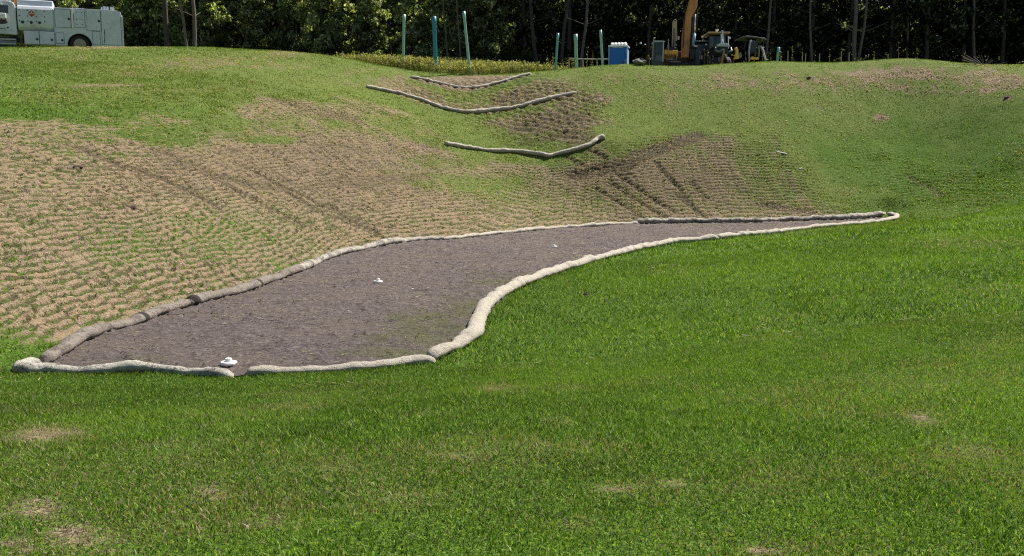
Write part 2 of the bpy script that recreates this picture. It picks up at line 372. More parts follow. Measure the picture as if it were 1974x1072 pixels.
def diam(X, Y):
    a = .5+.5*np.cos(2*np.pi*((Y+.55*X+(fbm(X*.8,Y*.8,45)-.5)*.7)/.5)); b = .5+.5*np.cos(2*np.pi*((Y*.9-.7*X+(fbm(X*.9,Y*.9,46)-.5)*.6)/.55))
    return a*b*.9+.4*vnoise(X*4, Y*4, 48)
Z = H(np.clip(Xv, -69, 69), Yv)
far = sstep(85, 130, Yv); Z = Z*(1-far)+9.4*far
Tm = ms(T, Xv, Yv)*(Yv < 70)*(np.abs(Xv) < 45); Tsw = ms(np.maximum(Tswale, Tsw2), Xv, Yv)*(Yv < 70)
Fr = furrow(Xv, Yv); Fd = diam(Xv, Yv); Fr = Fr*(1-Tsw)+Fd*Tsw
RTm = ms(RT, Xv, Yv)*(Yv < 70)
lump = (fbm(Xv*2.2, Yv*2.2, 51)-.5)
bas = sdf(Xv[:, ::6], Yv[:, ::6], basin)
bas = np.stack([np.interp(us, us[::6], bas[j]) for j in range(NY)])
outb = sstep(.1, .6, bas)
amp = .052*(1+.6*sstep(-6, 5, Xv))*(1+.35*sstep(24, 34, Yv))*(1+.5*Tsw)
nearmask = (Yv < 75)
Z = Z+outb*nearmask*(Tm*((Fr-.45)*amp+lump*.07)+(1-Tm)*lump*.05*(.2+.8*sstep(24,36,Yv))-RTm*.10*(.6+.8*fbm(Xv*3,Yv*3,52)))
clod = np.clip(fbm(Xv*6, Yv*6, 53, 3)-.58, 0, 1)*.32*(1-.6*sstep(-6, 4, Xv))
Z = Z+clod*Tm*outb*nearmask
Z = np.where(bas < -.05, Z-.02+(fbm(Xv*1.5, Yv*1.5, 54)-.5)*.02, Z)
V = np.stack([Xv, Yv, Z], 2).reshape(-1, 3)
idx = np.arange(NU*NY).reshape(NY, NU)
Fq = np.stack([idx[:-1,:-1], idx[:-1,1:], idx[1:,1:], idx[1:,:-1]], 2).reshape(-1, 4)
oob = (np.abs(Xv) > 49) | (Yv > 75) | (Yv < .5)
gC = np.where(oob, .9, ms(G, Xv, Yv)); sC = np.where(oob, .1, ms(S, Xv, Yv)); wC = np.where(oob, 0, ms(W, Xv, Yv)); lC = np.where(oob, .5, ms(LUSH, Xv, Yv))
ridgeC = np.where(Tm > .05, Fr*Tm+.62*(1-Tm), .62)
forest = sstep(70, 76, Yv+(fbm(Xv*.3,Yv*.3,55)-.5)*5); wC = np.maximum(wC, forest*.9); gC = gC*(1-.8*forest)
cover = np.stack([gC, sC, wC, ridgeC], 2).reshape(-1, 4)
me = npmesh('ground', V, Fq, M['ground'], True, {'cover': cover}, 4, {'lush': lC.ravel()})
ground = tag(link('ground', me), kind='structure')

# mulch bed inside the socks
us2 = np.linspace(-.62, .62, 900); ys2 = np.arange(11.5, 44, .05)
Y2 = np.repeat(ys2[:,None], len(us2), 1); X2 = us2[None,:]*(Y2+YO)*.9
b2 = sdf(X2[:, ::4], Y2[:, ::4], basin); b2 = np.stack([np.interp(us2, us2[::4], b2[j]) for j in range(len(ys2))])
Z2 = np.full(X2.shape, .0)+(fbm(X2*1.2, Y2*1.8, 61)-.5)*.07+(fbm(X2*1.8, Y2*13, 62)-.5)*.075+.02
Z2 += np.clip(fbm(X2*8, Y2*14, 63, 3)-.6, 0, 1)*.25
ii = np.arange(X2.size).reshape(X2.shape)
keep = (b2[:-1,:-1] < .06)
Fq2 = np.stack([ii[:-1,:-1], ii[:-1,1:], ii[1:,1:], ii[1:,:-1]], 2)[keep]
used, inv = np.unique(Fq2.ravel(), return_inverse=True)
SPR = np.maximum.reduce([blob(830,640,130,45,.8), blob(900,600,70,50,.8)*.8, blob(1000,545,110,20,.8)*.8, blob(760,685,140,16,.8)*.9, blob(250,700,120,12,.8)*.6, blob(1150,505,90,12,.8)*.4, blob(620,620,300,80,.8)*.12])
V2 = np.stack([X2, Y2, Z2], 2).reshape(-1,3)[used]
me = npmesh('mulch_bed', V2, inv.reshape(-1,4), M['mulch'], True, None, 4, {'sprout': ms(SPR, V2[:,0], V2[:,1])})
tag(link('mulch_bed', me), kind='structure')

# ------------------------------------------------------------------ blades
def blades(n_pts, hgt, wid, green, lean=.5, seg=False):
    """n_pts: (N,3) roots; returns V,F(tri),colour"""
    N = len(n_pts); a = rng.random(N)*2*np.pi; la = rng.random(N)*2*np.pi
    h = hgt*(.55+.9*rng.random(N)); ln = lean*rng.random(N)*h
    dx = np.cos(a)*wid*.5; dy = np.sin(a)*wid*.5
    tip = n_pts+np.stack([np.cos(la)*ln, np.sin(la)*ln, h], 1)
    o = np.stack([dx, dy, np.zeros(N)], 1)
    if seg:
        mid = n_pts+np.stack([np.cos(la)*ln*.3, np.sin(la)*ln*.3, h*.6], 1)
        V = np.stack([n_pts-o, n_pts+o, mid-o*.8, mid+o*.8, tip], 1).reshape(-1,3)
        b = np.arange(N)[:,None]*5
        Fc = np.concatenate([b+[0,1,3], b+[0,3,2], b+[2,3,4]], 0)
        k = 5
    else:
        V = np.stack([n_pts-o, n_pts+o, tip], 1).reshape(-1,3); Fc = np.arange(N*3).reshape(-1,3); k = 3
    C = np.repeat(np.concatenate([green, np.ones((N,1))], 1), k, 0)
    return V, Fc, C
def scatter(n, y0, y1, umax):
    u = (rng.random(n)*2-1)*umax; r = rng.random(n)
    Y = np.sqrt(y0*y0+r*(y1*y1-y0*y0)); return u*(Y+1.0), Y
GL = np.array([.115,.215,.020]); GD = np.array([.030,.068,.008]); GY = np.array([.22,.33,.03]); ST = np.array([.42,.335,.215]); PG = np.array([.13,.19,.030])
def tints(X, Y, kind=0):
    N = len(X); r = rng.random((N,1)); n = fbm(X*.35, Y*.35, 71)[:,None]; n2 = fbm(X*2, Y*2, 72)[:,None]
    f = np.clip(r*.75+(n-.5)*1.0+(n2-.5)*.8+.22*sstep(-2,5,X)[:,None], 0, 1.25)
    c = GD*(1-f)+GL*f
    y = (rng.random((N,1)) < .16+.5*np.clip(n-.5,0,1)); c = np.where(y, GY*(.6+.6*r), c)
    y = (rng.random((N,1)) < .06); c = np.where(y, np.array([.34,.44,.13])*(.6+.7*rng.random((N,1))), c)
    l = ms(LUSH, X, Y)[:,None]; c = c*l+(PG*(.5+.9*r))*(1-l)
    s = np.clip(ms(S, X, Y)*1.1+.06+.25*sstep(.5,.7,fbm(X*.8,Y*.8,77))*(Y < 11), 0, 1)[:,None]
    c = np.where(rng.random((N,1)) < s*.85, ST*(.3+.65*r), c)
    return c
def grass_object(name, sets):
    Vs, Fs, Cs = [], [], []; off = 0
    for V, Fc, C in sets: Vs.append(V); Fs.append(Fc+off); Cs.append(C); off += len(V)
    me = npmesh(name, np.concatenate(Vs), np.concatenate(Fs), M['blade'], False, {'tint': np.concatenate(Cs)}, 3)
    return tag(link(name, me), kind='stuff')
def root_h(X, Y): return H(X, Y)
sets = []
for (n, y0, y1, hg, wd, seg) in [(190000,2.6,6,.024,.0055,True),(400000,6,13,.031,.009,False),(280000,13,26,.052,.016,False),(140000,26,44,.065,.03,False)]:
    X, Y = scatter(n, y0, y1, .64)
    g = ms(G, X, Y); cl = fbm(X*4, Y*4, 73)
    bd = sdf(X, Y, basin) if y0 > 5 else np.full(n, 9.)
    k = (bd > .10) & (rng.random(n) < np.clip(g*1.25-.05, 0, 1)*(.75+.6*cl)) & (ms(Tslope, X, Y) < .5)
    X, Y = X[k], Y[k]
    sh = np.clip(1.05-ms(S, X, Y)*.5, .4, 1)*(.85+.4*fbm(X*1.3, Y*1.3, 74))
    edge = 1+.5*(1-sstep(.1, .5, bd[k]))
    P = np.stack([X, Y, root_h(X, Y)-.008], 1)
    hh = hg*sh*edge
    sets.append(blades(P, hh, wd*(.7+.7*rng.random(len(X))), tints(X, Y), 1.4, seg))
lawn = grass_object('lawn_grass', sets); lawn['label'] = 'rich green mown grass covering the near bank and right slope'; lawn['category'] = 'grass'
# far hill turf
X, Y = scatter(330000, 38, 60, .64); g = ms(G, X, Y); k = (rng.random(len(X)) < g*.9) & (Y < 57+fbm(X,Y,5)*3); X, Y = X[k], Y[k]
P = np.stack([X, Y, H(X,Y)-.01], 1)
hill = grass_object('hill_grass', [blades(P, .05, .035, tints(X, Y), .8)]); hill['label'] = 'thin pale green grass on the far slope and crest'; hill['category'] = 'grass'
# sprouts in tracked slope and basin, straw stalks
sets = []
X, Y = scatter(420000, 12, 52, .62); g = ms(G, X, Y); t = ms(T, X, Y)
cl = fbm(X*1.2, Y*1.2, 75)
k = (t > .25) & (rng.random(len(X)) < (.12+g*.75)*sstep(.3,.75,cl)*1.3) & (sdf(X, Y, basin) > .15); X, Y = X[k], Y[k]
P = np.stack([X, Y, H(X,Y)-.01], 1); r = rng.random((len(X),1)); c = np.where(r < .7, GL*(.25+.7*rng.random((len(X),1))), PG*.8)
sets.append(blades(P, .055, .010+.0006*Y, c, .9))
X, Y = scatter(160000, 12, 44, .60); k = (sdf(X, Y, basin) < -.15) & (rng.random(len(X)) < ms(SPR, X, Y)*.6); X, Y = X[k], Y[k]
P = np.stack([X, Y, X*0], 1); c = PG*(.4+.8*rng.random((len(X),1)))
sets.append(blades(P, .05, .008+.0004*Y, c, .9))
sp_ = grass_object('grass_sprouts', sets); sp_['label'] = 'sparse new grass sprouting in the tracked soil and mulch'; sp_['category'] = 'grass'
X, Y = scatter(330000, 11.5, 54, .62); t = ms(T, X, Y)*(1-ms(Tsw2,X,Y)); s = ms(S, X, Y); inb = sdf(X, Y, basin)
k = (rng.random(len(X)) < np.where(inb < -.1, .22, np.where(inb < .12, 0, np.maximum(t*.55, s*.6))))
X, Y = X[k], Y[k]; N = len(X)
P = np.stack([X, Y, H(X,Y)+np.where(inb[k] < 0, .03, .035)], 1)
a = rng.random(N)*2*np.pi; L = .05+.09*rng.random(N); w = .004+.0005*Y
d = np.stack([np.cos(a)*L, np.sin(a)*L, (rng.random(N)-.5)*.05], 1); o = np.stack([-np.sin(a)*w, np.cos(a)*w, rng.random(N)*w*.8], 1)
V = np.stack([P-d*.5-o*.5, P+d*.5, P-d*.5+o*.5], 1).reshape(-1,3)
c = ST*(.45+.9*rng.random((N,1))); c = np.where(inb[k][:,None] < 0, c*.75, c)
st = grass_object('straw_mulch', [(V, np.arange(N*3).reshape(-1,3), np.repeat(np.concatenate([c, np.ones((N,1))],1), 3, 0))])
st['label'] = 'loose pale straw scattered over the seeded soil'; st['category'] = 'straw'

# ------------------------------------------------------------------ filter socks
def smooth_path(P, step=.06):
    P = [np.array(p) for p in P]; pts = []
    n = len(P)
    for i in range(n-1):
        p0 = P[max(i-1,0)]; p1 = P[i]; p2 = P[i+1]; p3 = P[min(i+2,n-1)]
        m = max(2, int(np.linalg.norm(p2-p1)/step))
        for k in range(m):
            t = k/m
            pts.append(.5*((2*p1)+(-p0+p2)*t+(2*p0-5*p1+4*p2-p3)*t*t+(-p0+3*p1-3*p2+p3)*t**3))
    pts.append(P[-1]); return np.array(pts)
def sock(pix, mat, label, dia=.27, sink=.05, onfloor=True, seed=0, wav=.09, close=(True,True), group='long filter socks edging the mulch bed', strap=None, rise=None):
    W_ = [floor_pt(*p) if onfloor else cast(*p) for p in pix]
    P = smooth_path([(p.x, p.y, 0) for p in W_])
    n = len(P); s = np.arange(n)*.06+seed*37.7
    T_ = np.gradient(P, axis=0); T_ /= np.linalg.norm(T_, axis=1)[:,None]+1e-9
    Nn = np.stack([-T_[:,1], T_[:,0], T_[:,0]*0], 1)
    P = P+Nn*((fbm(s*.9, s*0, 81)-.5)*wav*2)[:,None]
    z = H(P[:,0], P[:,1]); zs = np.convolve(np.pad(z, 4, 'edge'), np.ones(9)/9, 'valid')
    if onfloor: zs = np.minimum(zs, .07)
    if rise: zs = zs+rise(np.linspace(0, 1, n))
    rad = dia/2*(1+(fbm(s*1.3, s*0+5, 82)-.5)*.6+(fbm(s*5, s*0+9, 83)-.5)*.4)
    u = np.linspace(0, 1, n); Ln = n*.06
    for e, c in ((u*Ln, close[0]), ((1-u)*Ln, close[1])):
        rad = rad*np.sqrt(np.clip(1-(1-np.clip(e/.22, 0, 1))**2, .02, 1)) if c else rad
    K = 16; ang = np.arange(K)/K*2*np.pi
    cen = P.copy(); cen[:,2] = zs+rad*.85-sink
    wd_ = np.where(np.sin(ang) < 0, 1.12+.45*np.sin(ang), 1.12)
    ring = cen[:,None,:]+Nn[:,None,:]*((np.cos(ang)*wd_)[None,:,None]*rad[:,None,None])+np.array([0,0,1])[None,None,:]*(np.sin(ang)[None,:,None]*rad[:,None,None]*.92)
    ns = fbm(s[:,None]*7+ang[None]*0, np.sin(ang)[None]*1.3+np.cos(ang)[None]*2+s[:,None]*.1, 84)
    ring += (ring-cen[:,None,:])*((ns-.5)*.28)[:,:,None]
    V = ring.reshape(-1,3); V = np.concatenate([V, cen[:1]-T_[:1]*.01, cen[-1:]+T_[-1:]*.01])
    a = np.arange(n-1)[:,None]*K; b = np.arange(K)[None,:]; b1 = (b+1) % K
    Q = np.stack([a+b, a+b1, a+K+b1, a+K+b], 2).reshape(-1,4)
    c0 = n*K; caps = [(c0, (j+1)%K, j, j) for j in range(K)]+[(c0+1, (n-1)*K+j, (n-1)*K+(j+1)%K, (n-1)*K+(j+1)%K) for j in range(K)]
    o0 = W_[0]; me = bpy.data.meshes.new('filter_sock')
    org = np.array([o0.x, o0.y, 0])
    me.from_pydata((V-org).tolist(), [], Q.tolist()+[c[:3] for c in caps]); me.polygons.foreach_set('use_smooth', [True]*len(me.polygons)); me.materials.append(M[mat]); me.update()
    o = link('filter_sock', me); o.location = org
    tag(o, label, 'filter sock', group)
    if strap is not None:
        for sv in strap:
            i = int(np.clip(sv*(n-1), 2, n-4)); Vb = []
            for q in range(-1, 3):
                rr = ring[i+q]; cc = cen[i+q]; k_ = 1.09 if q in (0,1) else 1.01
                Vb.append(cc+(rr-cc)*k_)
            Vb = np.concatenate(Vb); a = np.arange(3)[:,None]*K
            Qb = np.stack([a+b, a+b1, a+K+b1, a+K+b], 2).reshape(-1,4)
            mb = bpy.data.meshes.new('strap'); mb.from_pydata((Vb-org).tolist(), [], Qb.tolist()); mb.polygons.foreach_set('use_smooth', [True]*len(mb.polygons)); mb.materials.append(M['sock_dark'])
            link('strap', mb, o)
    return o
sock([(80,703),(60,708),(36,715),(40,720),(66,721)]+[(p[0],p[1]) for p in FRONT[1:6]], 'sock_white', 'mottled white filter sock with dark underside at the front left corner of the bed', .19, .035, seed=1,
     rise=lambda u: .05*np.exp(-((u-.60)/.10)**2))
sock(FRONT[6:10]+[(842,702)], 'sock_pale', 'thin pale filter sock along the bottom front edge, sunk in green grass', .17, .04, seed=2, wav=.03)
sock([(834,697)]+FRONT[11:22], 'sock_pale', 'fat beige filter sock curving diagonally between green lawn and mulch', .23, .02, seed=3, wav=.08)
sock([(1380,462),(1430,457),(1482,453)], 'sock_pale', 'short pale filter sock segment on the right side of the bed', .24, .02, seed=4)
sock([(1476,453),(1560,442),(1640,435),(1705,428),(1728,423),(1712,419),(1690,420)], 'sock_pale', 'pale filter sock hooking round the far right tip of the bed', .20, .02, seed=5, wav=.03)
sock([(1700,420)]+BACK[1:6], 'sock_mott', 'filter sock along the far back edge showing a black shaded face', .26, .0, seed=6, wav=.04)
sock([(1230,433)]+BACK[6:10], 'sock_pale', 'pale topped filter sock on the back edge right of centre', .19, .02, seed=7)
sock([(858,464)]+BACK[10:14]+[(576,525)], 'sock_mott', 'mottled filter sock on the back edge behind the middle of the bed', .23, .02, seed=8)
sock([(584,523)]+BACK[15:18]+[(362,592)], 'sock_grey', 'weathered grey filter sock on the left back edge with dark tied end', .23, .02, seed=9, strap=[.5,.965])
sock([(370,589)]+BACK[19:25], 'sock_grey', 'grey brown filter sock along the lower left edge beside straw slope', .22, .02, seed=10, strap=[.36])
gsw = 'filter socks laid across the swale'
sock([(790,149),(820,155),(850,163),(890,170),(925,169),(960,161),(990,152),(1025,143)], 'sock_pale', 'uppermost filter sock across the swale, just below the yellow weeds', .21, .04, False, 11, .08, group=gsw)
sock([(705,168),(760,180),(810,194),(860,211),(905,218),(960,214),(1010,205),(1060,193),(1112,180)], 'sock_pale', 'long middle filter sock sagging in a wide curve across the swale', .23, .03, False, 12, .08, group=gsw)
sock([(857,279),(900,286),(950,293),(1000,295),(1045,300),(1057,304),(1068,300),(1100,293),(1135,283),(1152,270),(1167,267)], 'sock_pale', 'lowest filter sock across the swale with a kink and raised right end', .23, .02, False, 13, .06, group=gsw)

# ------------------------------------------------------------------ light and world
az = R(49); el = R(51)
sd = Vector((math.sin(az)*math.cos(el), math.cos(az)*math.cos(el), math.sin(el)))
sun = bpy.data.lights.new('sun', 'SUN'); sun.energy = 5.0; sun.angle = R(.55); sun.color = (1.0,.95,.86)
suno = bpy.data.objects.new('sun', sun); col.objects.link(suno); suno.rotation_euler = sd.to_track_quat('Z', 'Y').to_euler(); suno.location = (20,20,60)
w = bpy.data.worlds.new('World'); scene.world = w; w.use_nodes = True
nt = w.node_tree; sky = nt.nodes.new('ShaderNodeTexSky'); sky.sky_type = 'NISHITA'; sky.sun_disc = False
sky.sun_elevation = el; sky.sun_rotation = az
nt.links.new(sky.outputs[0], nt.nodes['Background'].inputs[0]); nt.nodes['Background'].inputs[1].default_value = .05
scene.view_settings.view_transform = 'Standard'; scene.view_settings.look = 'None'; scene.view_settings.exposure = .9; scene.view_settings.gamma = 1
scene.cycles.max_bounces = 6; scene.cycles.transparent_max_bounces = 4; scene.cycles.use_denoising = False; scene.cycles.filter_width = 1.15; scene.cycles.sample_clamp_indirect = 3
#PART2
# ================================================================== built objects
class MB:
    def __init__(s): s.v = []; s.f = []
    def add(s, v, f):
        o = len(s.v); s.v += [tuple(p) for p in v]; s.f += [tuple(i+o for i in q) for q in f]; return s
    def box(s, x0, x1, y0, y1, z0, z1):
        return s.add([(x0,y0,z0),(x1,y0,z0),(x1,y1,z0),(x0,y1,z0),(x0,y0,z1),(x1,y0,z1),(x1,y1,z1),(x0,y1,z1)],
                     [(3,2,1,0),(4,5,6,7),(0,1,5,4),(1,2,6,5),(2,3,7,6),(3,0,4,7)])
    def prism(s, pts, y0, y1):                     # outline in x,z extruded along y
        n = len(pts); v = [(x,y0,z) for x,z in pts]+[(x,y1,z) for x,z in pts]
        a = sum(pts[i][0]*pts[(i+1)%n][1]-pts[(i+1)%n][0]*pts[i][1] for i in range(n))
        f = [tuple(range(n)), tuple(range(2*n-1, n-1, -1))]+[(i, i+n, (i+1)%n+n, (i+1)%n) for i in range(n)]
        if a < 0: f = [q[::-1] for q in f]
        return s.add(v, f)
    def prismx(s, pts, x0, x1):                    # outline in y,z extruded along x
        n = len(pts); v = [(x0,y,z) for y,z in pts]+[(x1,y,z) for y,z in pts]
        f = [tuple(range(n)), tuple(range(2*n-1, n-1, -1))]+[(i, i+n, (i+1)%n+n, (i+1)%n) for i in range(n)]
        a = sum(pts[i][0]*pts[(i+1)%n][1]-pts[(i+1)%n][0]*pts[i][1] for i in range(n))
        if a > 0: f = [q[::-1] for q in f]
        return s.add(v, f)
    def tube(s, p0, p1, r0, r1=None, n=14, cap=True):
        r1 = r0 if r1 is None else r1; p0 = Vector(p0); p1 = Vector(p1); d = (p1-p0).normalized()
        a = d.orthogonal().normalized(); b = d.cross(a)
        v = [p0+(a*math.cos(t)+b*math.sin(t))*r0 for t in [k*2*math.pi/n for k in range(n)]]+[p1+(a*math.cos(t)+b*math.sin(t))*r1 for t in [k*2*math.pi/n for k in range(n)]]
        f = [(i, (i+1)%n, (i+1)%n+n, i+n) for i in range(n)]
        if cap: f += [tuple(range(n-1,-1,-1)), tuple(range(n, 2*n))]
        return s.add(v, f)
    def path(s, pts, r, n=10):
        for a, b in zip(pts[:-1], pts[1:]): s.tube(a, b, r, r, n)
        return s
    def lathe(s, prof, n=28, axis='z', c=(0,0,0)):  # profile (r,h)
        v = []
        for r_, h in prof:
            for k in range(n):
                t = k*2*math.pi/n; q = (r_*math.cos(t), r_*math.sin(t), h) if axis == 'z' else (r_*math.cos(t), h, r_*math.sin(t))
                v.append((q[0]+c[0], q[1]+c[1], q[2]+c[2]))
        m = len(prof); f = [(j*n+i, j*n+(i+1)%n, (j+1)*n+(i+1)%n, (j+1)*n+i) for j in range(m-1) for i in range(n)]
        f += [tuple(range(n-1,-1,-1)), tuple(range((m-1)*n, m*n))]
        return s.add(v, f)
    def build(s, name, mat, parent=None, bevel=0, smooth=False):
        if name in ('bolt','canopy_post','top_hinge','filler_cap','arm_cylinder','cab_step','handrail','guard_rail','side_guard'):
            comp = list(range(len(s.v)))
            def fd(i):
                while comp[i] != i: comp[i] = comp[comp[i]]; i = comp[i]
                return i
            for q in s.f:
                for j in q[1:]: comp[fd(j)] = fd(q[0])
            gr = {}
            for q in s.f: gr.setdefault(fd(q[0]), []).append(q)
            if len(gr) > 1:
                for fs_ in gr.values():
                    vi = sorted({i for q in fs_ for i in q}); mp_ = {i: k for k, i in enumerate(vi)}
                    n_ = MB(); n_.v = [s.v[i] for i in vi]; n_.f = [tuple(mp_[i] for i in q) for q in fs_]; o = n_._build(name, mat, parent, bevel, smooth)
                return o
        return s._build(name, mat, parent, bevel, smooth)
    def _build(s, name, mat, parent=None, bevel=0, smooth=False):
        me = bpy.data.meshes.new(name); me.from_pydata(s.v, [], s.f); me.materials.append(M[mat] if isinstance(mat, str) else mat)
        if smooth: me.polygons.foreach_set('use_smooth', [True]*len(me.polygons))
        me.update(); o = link(name, me, parent)
        if bevel:
            b = o.modifiers.new('bevel', 'BEVEL'); b.width = bevel; b.segments = 2; b.limit_method = 'ANGLE'; b.angle_limit = R(35)
        return o

M['white'] = simple('white_truck_paint', (.60,.63,.68), .35, .06, 1.5, spec=.5, dirt=(.30,.27,.22), dirtamt=.35)
M['pipe'] = simple('teal_pipe', (.10,.40,.38), .4, .12, 3, dirt=(.30,.42,.36), dirtamt=.4)
M['pipe_pale'] = simple('pale_green_pipe', (.26,.48,.40), .4, .12, 3, dirt=(.40,.42,.33), dirtamt=.4)
M['pipe_blue'] = simple('blue_pipe', (.015,.22,.32), .4, .1, 3, dirt=(.1,.3,.34), dirtamt=.3)
M['pvc'] = simple('white_pvc', (.80,.79,.74), .35, .06, 8, dirt=(.4,.35,.28), dirtamt=.3)
M['black'] = simple('black_rubber', (.018,.018,.018), .8, .3, 6, bumpd=.004)
M['dark'] = simple('dark_metal', (.022,.022,.024), .5, .3, 5)
M['grey'] = simple('grey_steel', (.22,.23,.24), .45, .2, 4, metal=.5, dirt=(.14,.09,.05), dirtamt=.6)
M['chrome'] = simple('bright_steel', (.75,.76,.78), .2, .05, 4, metal=.9)
M['glass'] = simple('dark_glass', (.012,.02,.028), .06, .2, 2, spec=.8)
M['cabglass'] = simple('cab_glass', (.012,.035,.065), .25, .2, 2, spec=.5)
M['steel_lt'] = simple('pale_trim', (.50,.52,.55), .4, .1, 5)
M['orange'] = simple('orange_machine_paint', (.85,.36,.09), .5, .15, 3, dirt=(.22,.13,.07), dirtamt=.6)
M['rust'] = simple('faded_orange_boom', (.60,.25,.07), .55, .2, 2.2, dirt=(.20,.10,.05), dirtamt=.6)
M['tan'] = simple('tan_machine_paint', (.50,.34,.17), .5, .15, 3, dirt=(.2,.14,.09), dirtamt=.6)
M['yellow'] = simple('yellow_orange_paint', (.95,.50,.08), .5, .12, 3, dirt=(.3,.18,.08), dirtamt=.5)
M['blue'] = simple('blue_plastic', (.008,.13,.50), .45, .12, 2, spec=.4)
M['roofw'] = simple('white_plastic', (.75,.74,.72), .45, .05, 3)
M['placard'] = simple('red_placard', (.42,.06,.035), .5, .15, 9)
M['emblem'] = simple('dark_brown_decal', (.045,.022,.025), .5, .4, 14)
M['wood'] = simple('grey_wood', (.34,.29,.22), .85, .3, 9)
M['bark'] = simple('tree_bark', (.07,.058,.047), .9, .45, 5, bumpd=.02)
M['barkpale'] = simple('pale_tree_bark', (.15,.125,.10), .9, .35, 5, bumpd=.02)
M['rock'] = simple('grey_rock', (.20,.21,.18), .9, .35, 6, bumpd=.02, dirt=(.09,.12,.05), dirtamt=.7)
M['amber'] = simple('amber_lamp', (.7,.22,.03), .3, .1, 6)
M['seam'] = simple('door_seam', (.13,.14,.15), .7, .1, 5)
M['stain'] = simple('black_scuff', (.03,.03,.033), .7, .5, 12)

# ---------------------------------------------------------------- white service truck
TX = empty('service_truck', at(239.5, 105, 55.0), R(22), 'white fuel and lube service truck parked behind the crest at the left', 'truck')
TX.location.z = 8.28
D = 2.35
def tz(y, s=35.0): return (105.5-y)/s
def tx(px): return -(240-px)/37.6 if px > 120 else -(240-px)/37.9
# chassis rail
MB().box(-9.2, -.3, .75, 1.6, .55, .85).build('chassis', 'dark', TX)
# rear body with rounded rear top and wheel arch cut
r_arch = .62; xc = tx(155.5); zc = .48
arch = [(xc+r_arch*math.cos(t), zc+r_arch*math.sin(t)) for t in np.linspace(0, math.pi, 17)]
pts = [(-.02,.42),(-.02,2.10),(-.10,2.30),(-.30,2.44),(-3.46,2.44),(-3.46,.42)]
out = pts+[(x,z) for x,z in arch[::-1]]
# outline ordering: start at rear bottom, go up, forward, down, then along bottom with arch
out = [(-.02,.42),(-.02,2.08),(-.08,2.26),(-.20,2.38),(-.38,2.44),(-3.46,2.44),(-3.46,.42),(xc-r_arch,.42)]+[(x,z) for x,z in arch[::-1] if z > .42]+[(xc+r_arch,.42)]
MB().prism(out, 0, .36).build('service_body', 'white', TX, .015)
MB().box(-3.44, -.06, .36, D, .75, 2.40).build('body_core', 'white', TX, .02)
MB().box(-.05, .0, .1, D-.1, .5, 2.2).build('rear_panel', 'white', TX, .01)
MB().prism([(xc+(r_arch+.0)*math.cos(t), zc+(r_arch)*math.sin(t)) for t in np.linspace(-.1, math.pi+.1, 19)], .34, .40).build('wheel_well', 'black', TX)
def panel(name, px0, y0, px1, y1, proud=.022, mat='white', latch=None, par=TX):
    x0, x1 = tx(px0), tx(px1); z1, z0 = tz(y0), tz(y1)
    o = MB().box(x0, x1, -proud, .0, z0, z1).build(name, mat, par, .008)
    MB().box(x0-.022, x1+.022, -.006, .0, z0-.022, z1+.022).build('door_seal', 'seam', o)
    if latch:
        MB().lathe([(.062,-proud-.018),(.062,-proud),(.045,-proud+.002)], 16, 'y', (tx(latch[0]), 0, tz(latch[1]))).build('latch', 'dark', o)
    return o
panel('side_door', 110.8, 23.5, 140.8, 56.4, latch=(137.5,40.8))
panel('side_door', 146.8, 22.5, 167.2, 55.3)
panel('side_door', 171, 22, 197.2, 60.2, latch=(194.3,42))
panel('side_door', 110.8, 67.6, 126, 87, latch=(123,81))
panel('side_door', 181, 62, 194.5, 86.8)
panel('side_panel', 199, 22.5, 236, 86)
MB().box(tx(142.2), tx(146), -.09, .0, tz(57), tz(21.8)).build('open_door_edge', 'roofw', TX, .01)
MB().box(tx(169), tx(170.6), -.05, .0, tz(50), tz(37)).build('hinge_bar', 'roofw', TX, .004)
b = MB()
for ix in (152, 162.5):
    for iy in (27.3, 41.2, 50): b.lathe([(.026,-.034),(.026,-.02)], 10, 'y', (tx(ix), 0, tz(iy)))
b.build('bolt', 'dark', TX)
MB().prism([(tx(203.3),tz(58)),(tx(204.6),tz(57)),(tx(205),tz(66)),(tx(204.2),tz(80)),(tx(203),tz(86)),(tx(202.6),tz(78)),(tx(203.6),tz(70))], -.026, -.020).build('scuff_mark', 'stain', TX)
MB().tube((tx(201),.3,2.44),(tx(201),.3,2.62),.045).tube((tx(206.5),.3,2.44),(tx(206.5),.3,2.66),.075).build('filler_cap', 'chrome', TX)
MB().tube((-.75,.5,2.44),(-.75,.5,2.68),.05).box(-.62,-.40,.3,.42,2.40,2.66).build('work_light', 'steel_lt', TX)
b = MB()
for q in (152,156,160,165): b.box(tx(q)-.04, tx(q)+.04, .1, .2, 2.44, 2.48)
b.build('top_hinge', 'chrome', TX)
MB().box(-.04,.02,-.03,.05,.5,2.1).build('corner_post', 'steel_lt', TX, .01)
MB().box(.0,.03,.12,.26,.7,.95).build('tail_light', 'placard', TX)
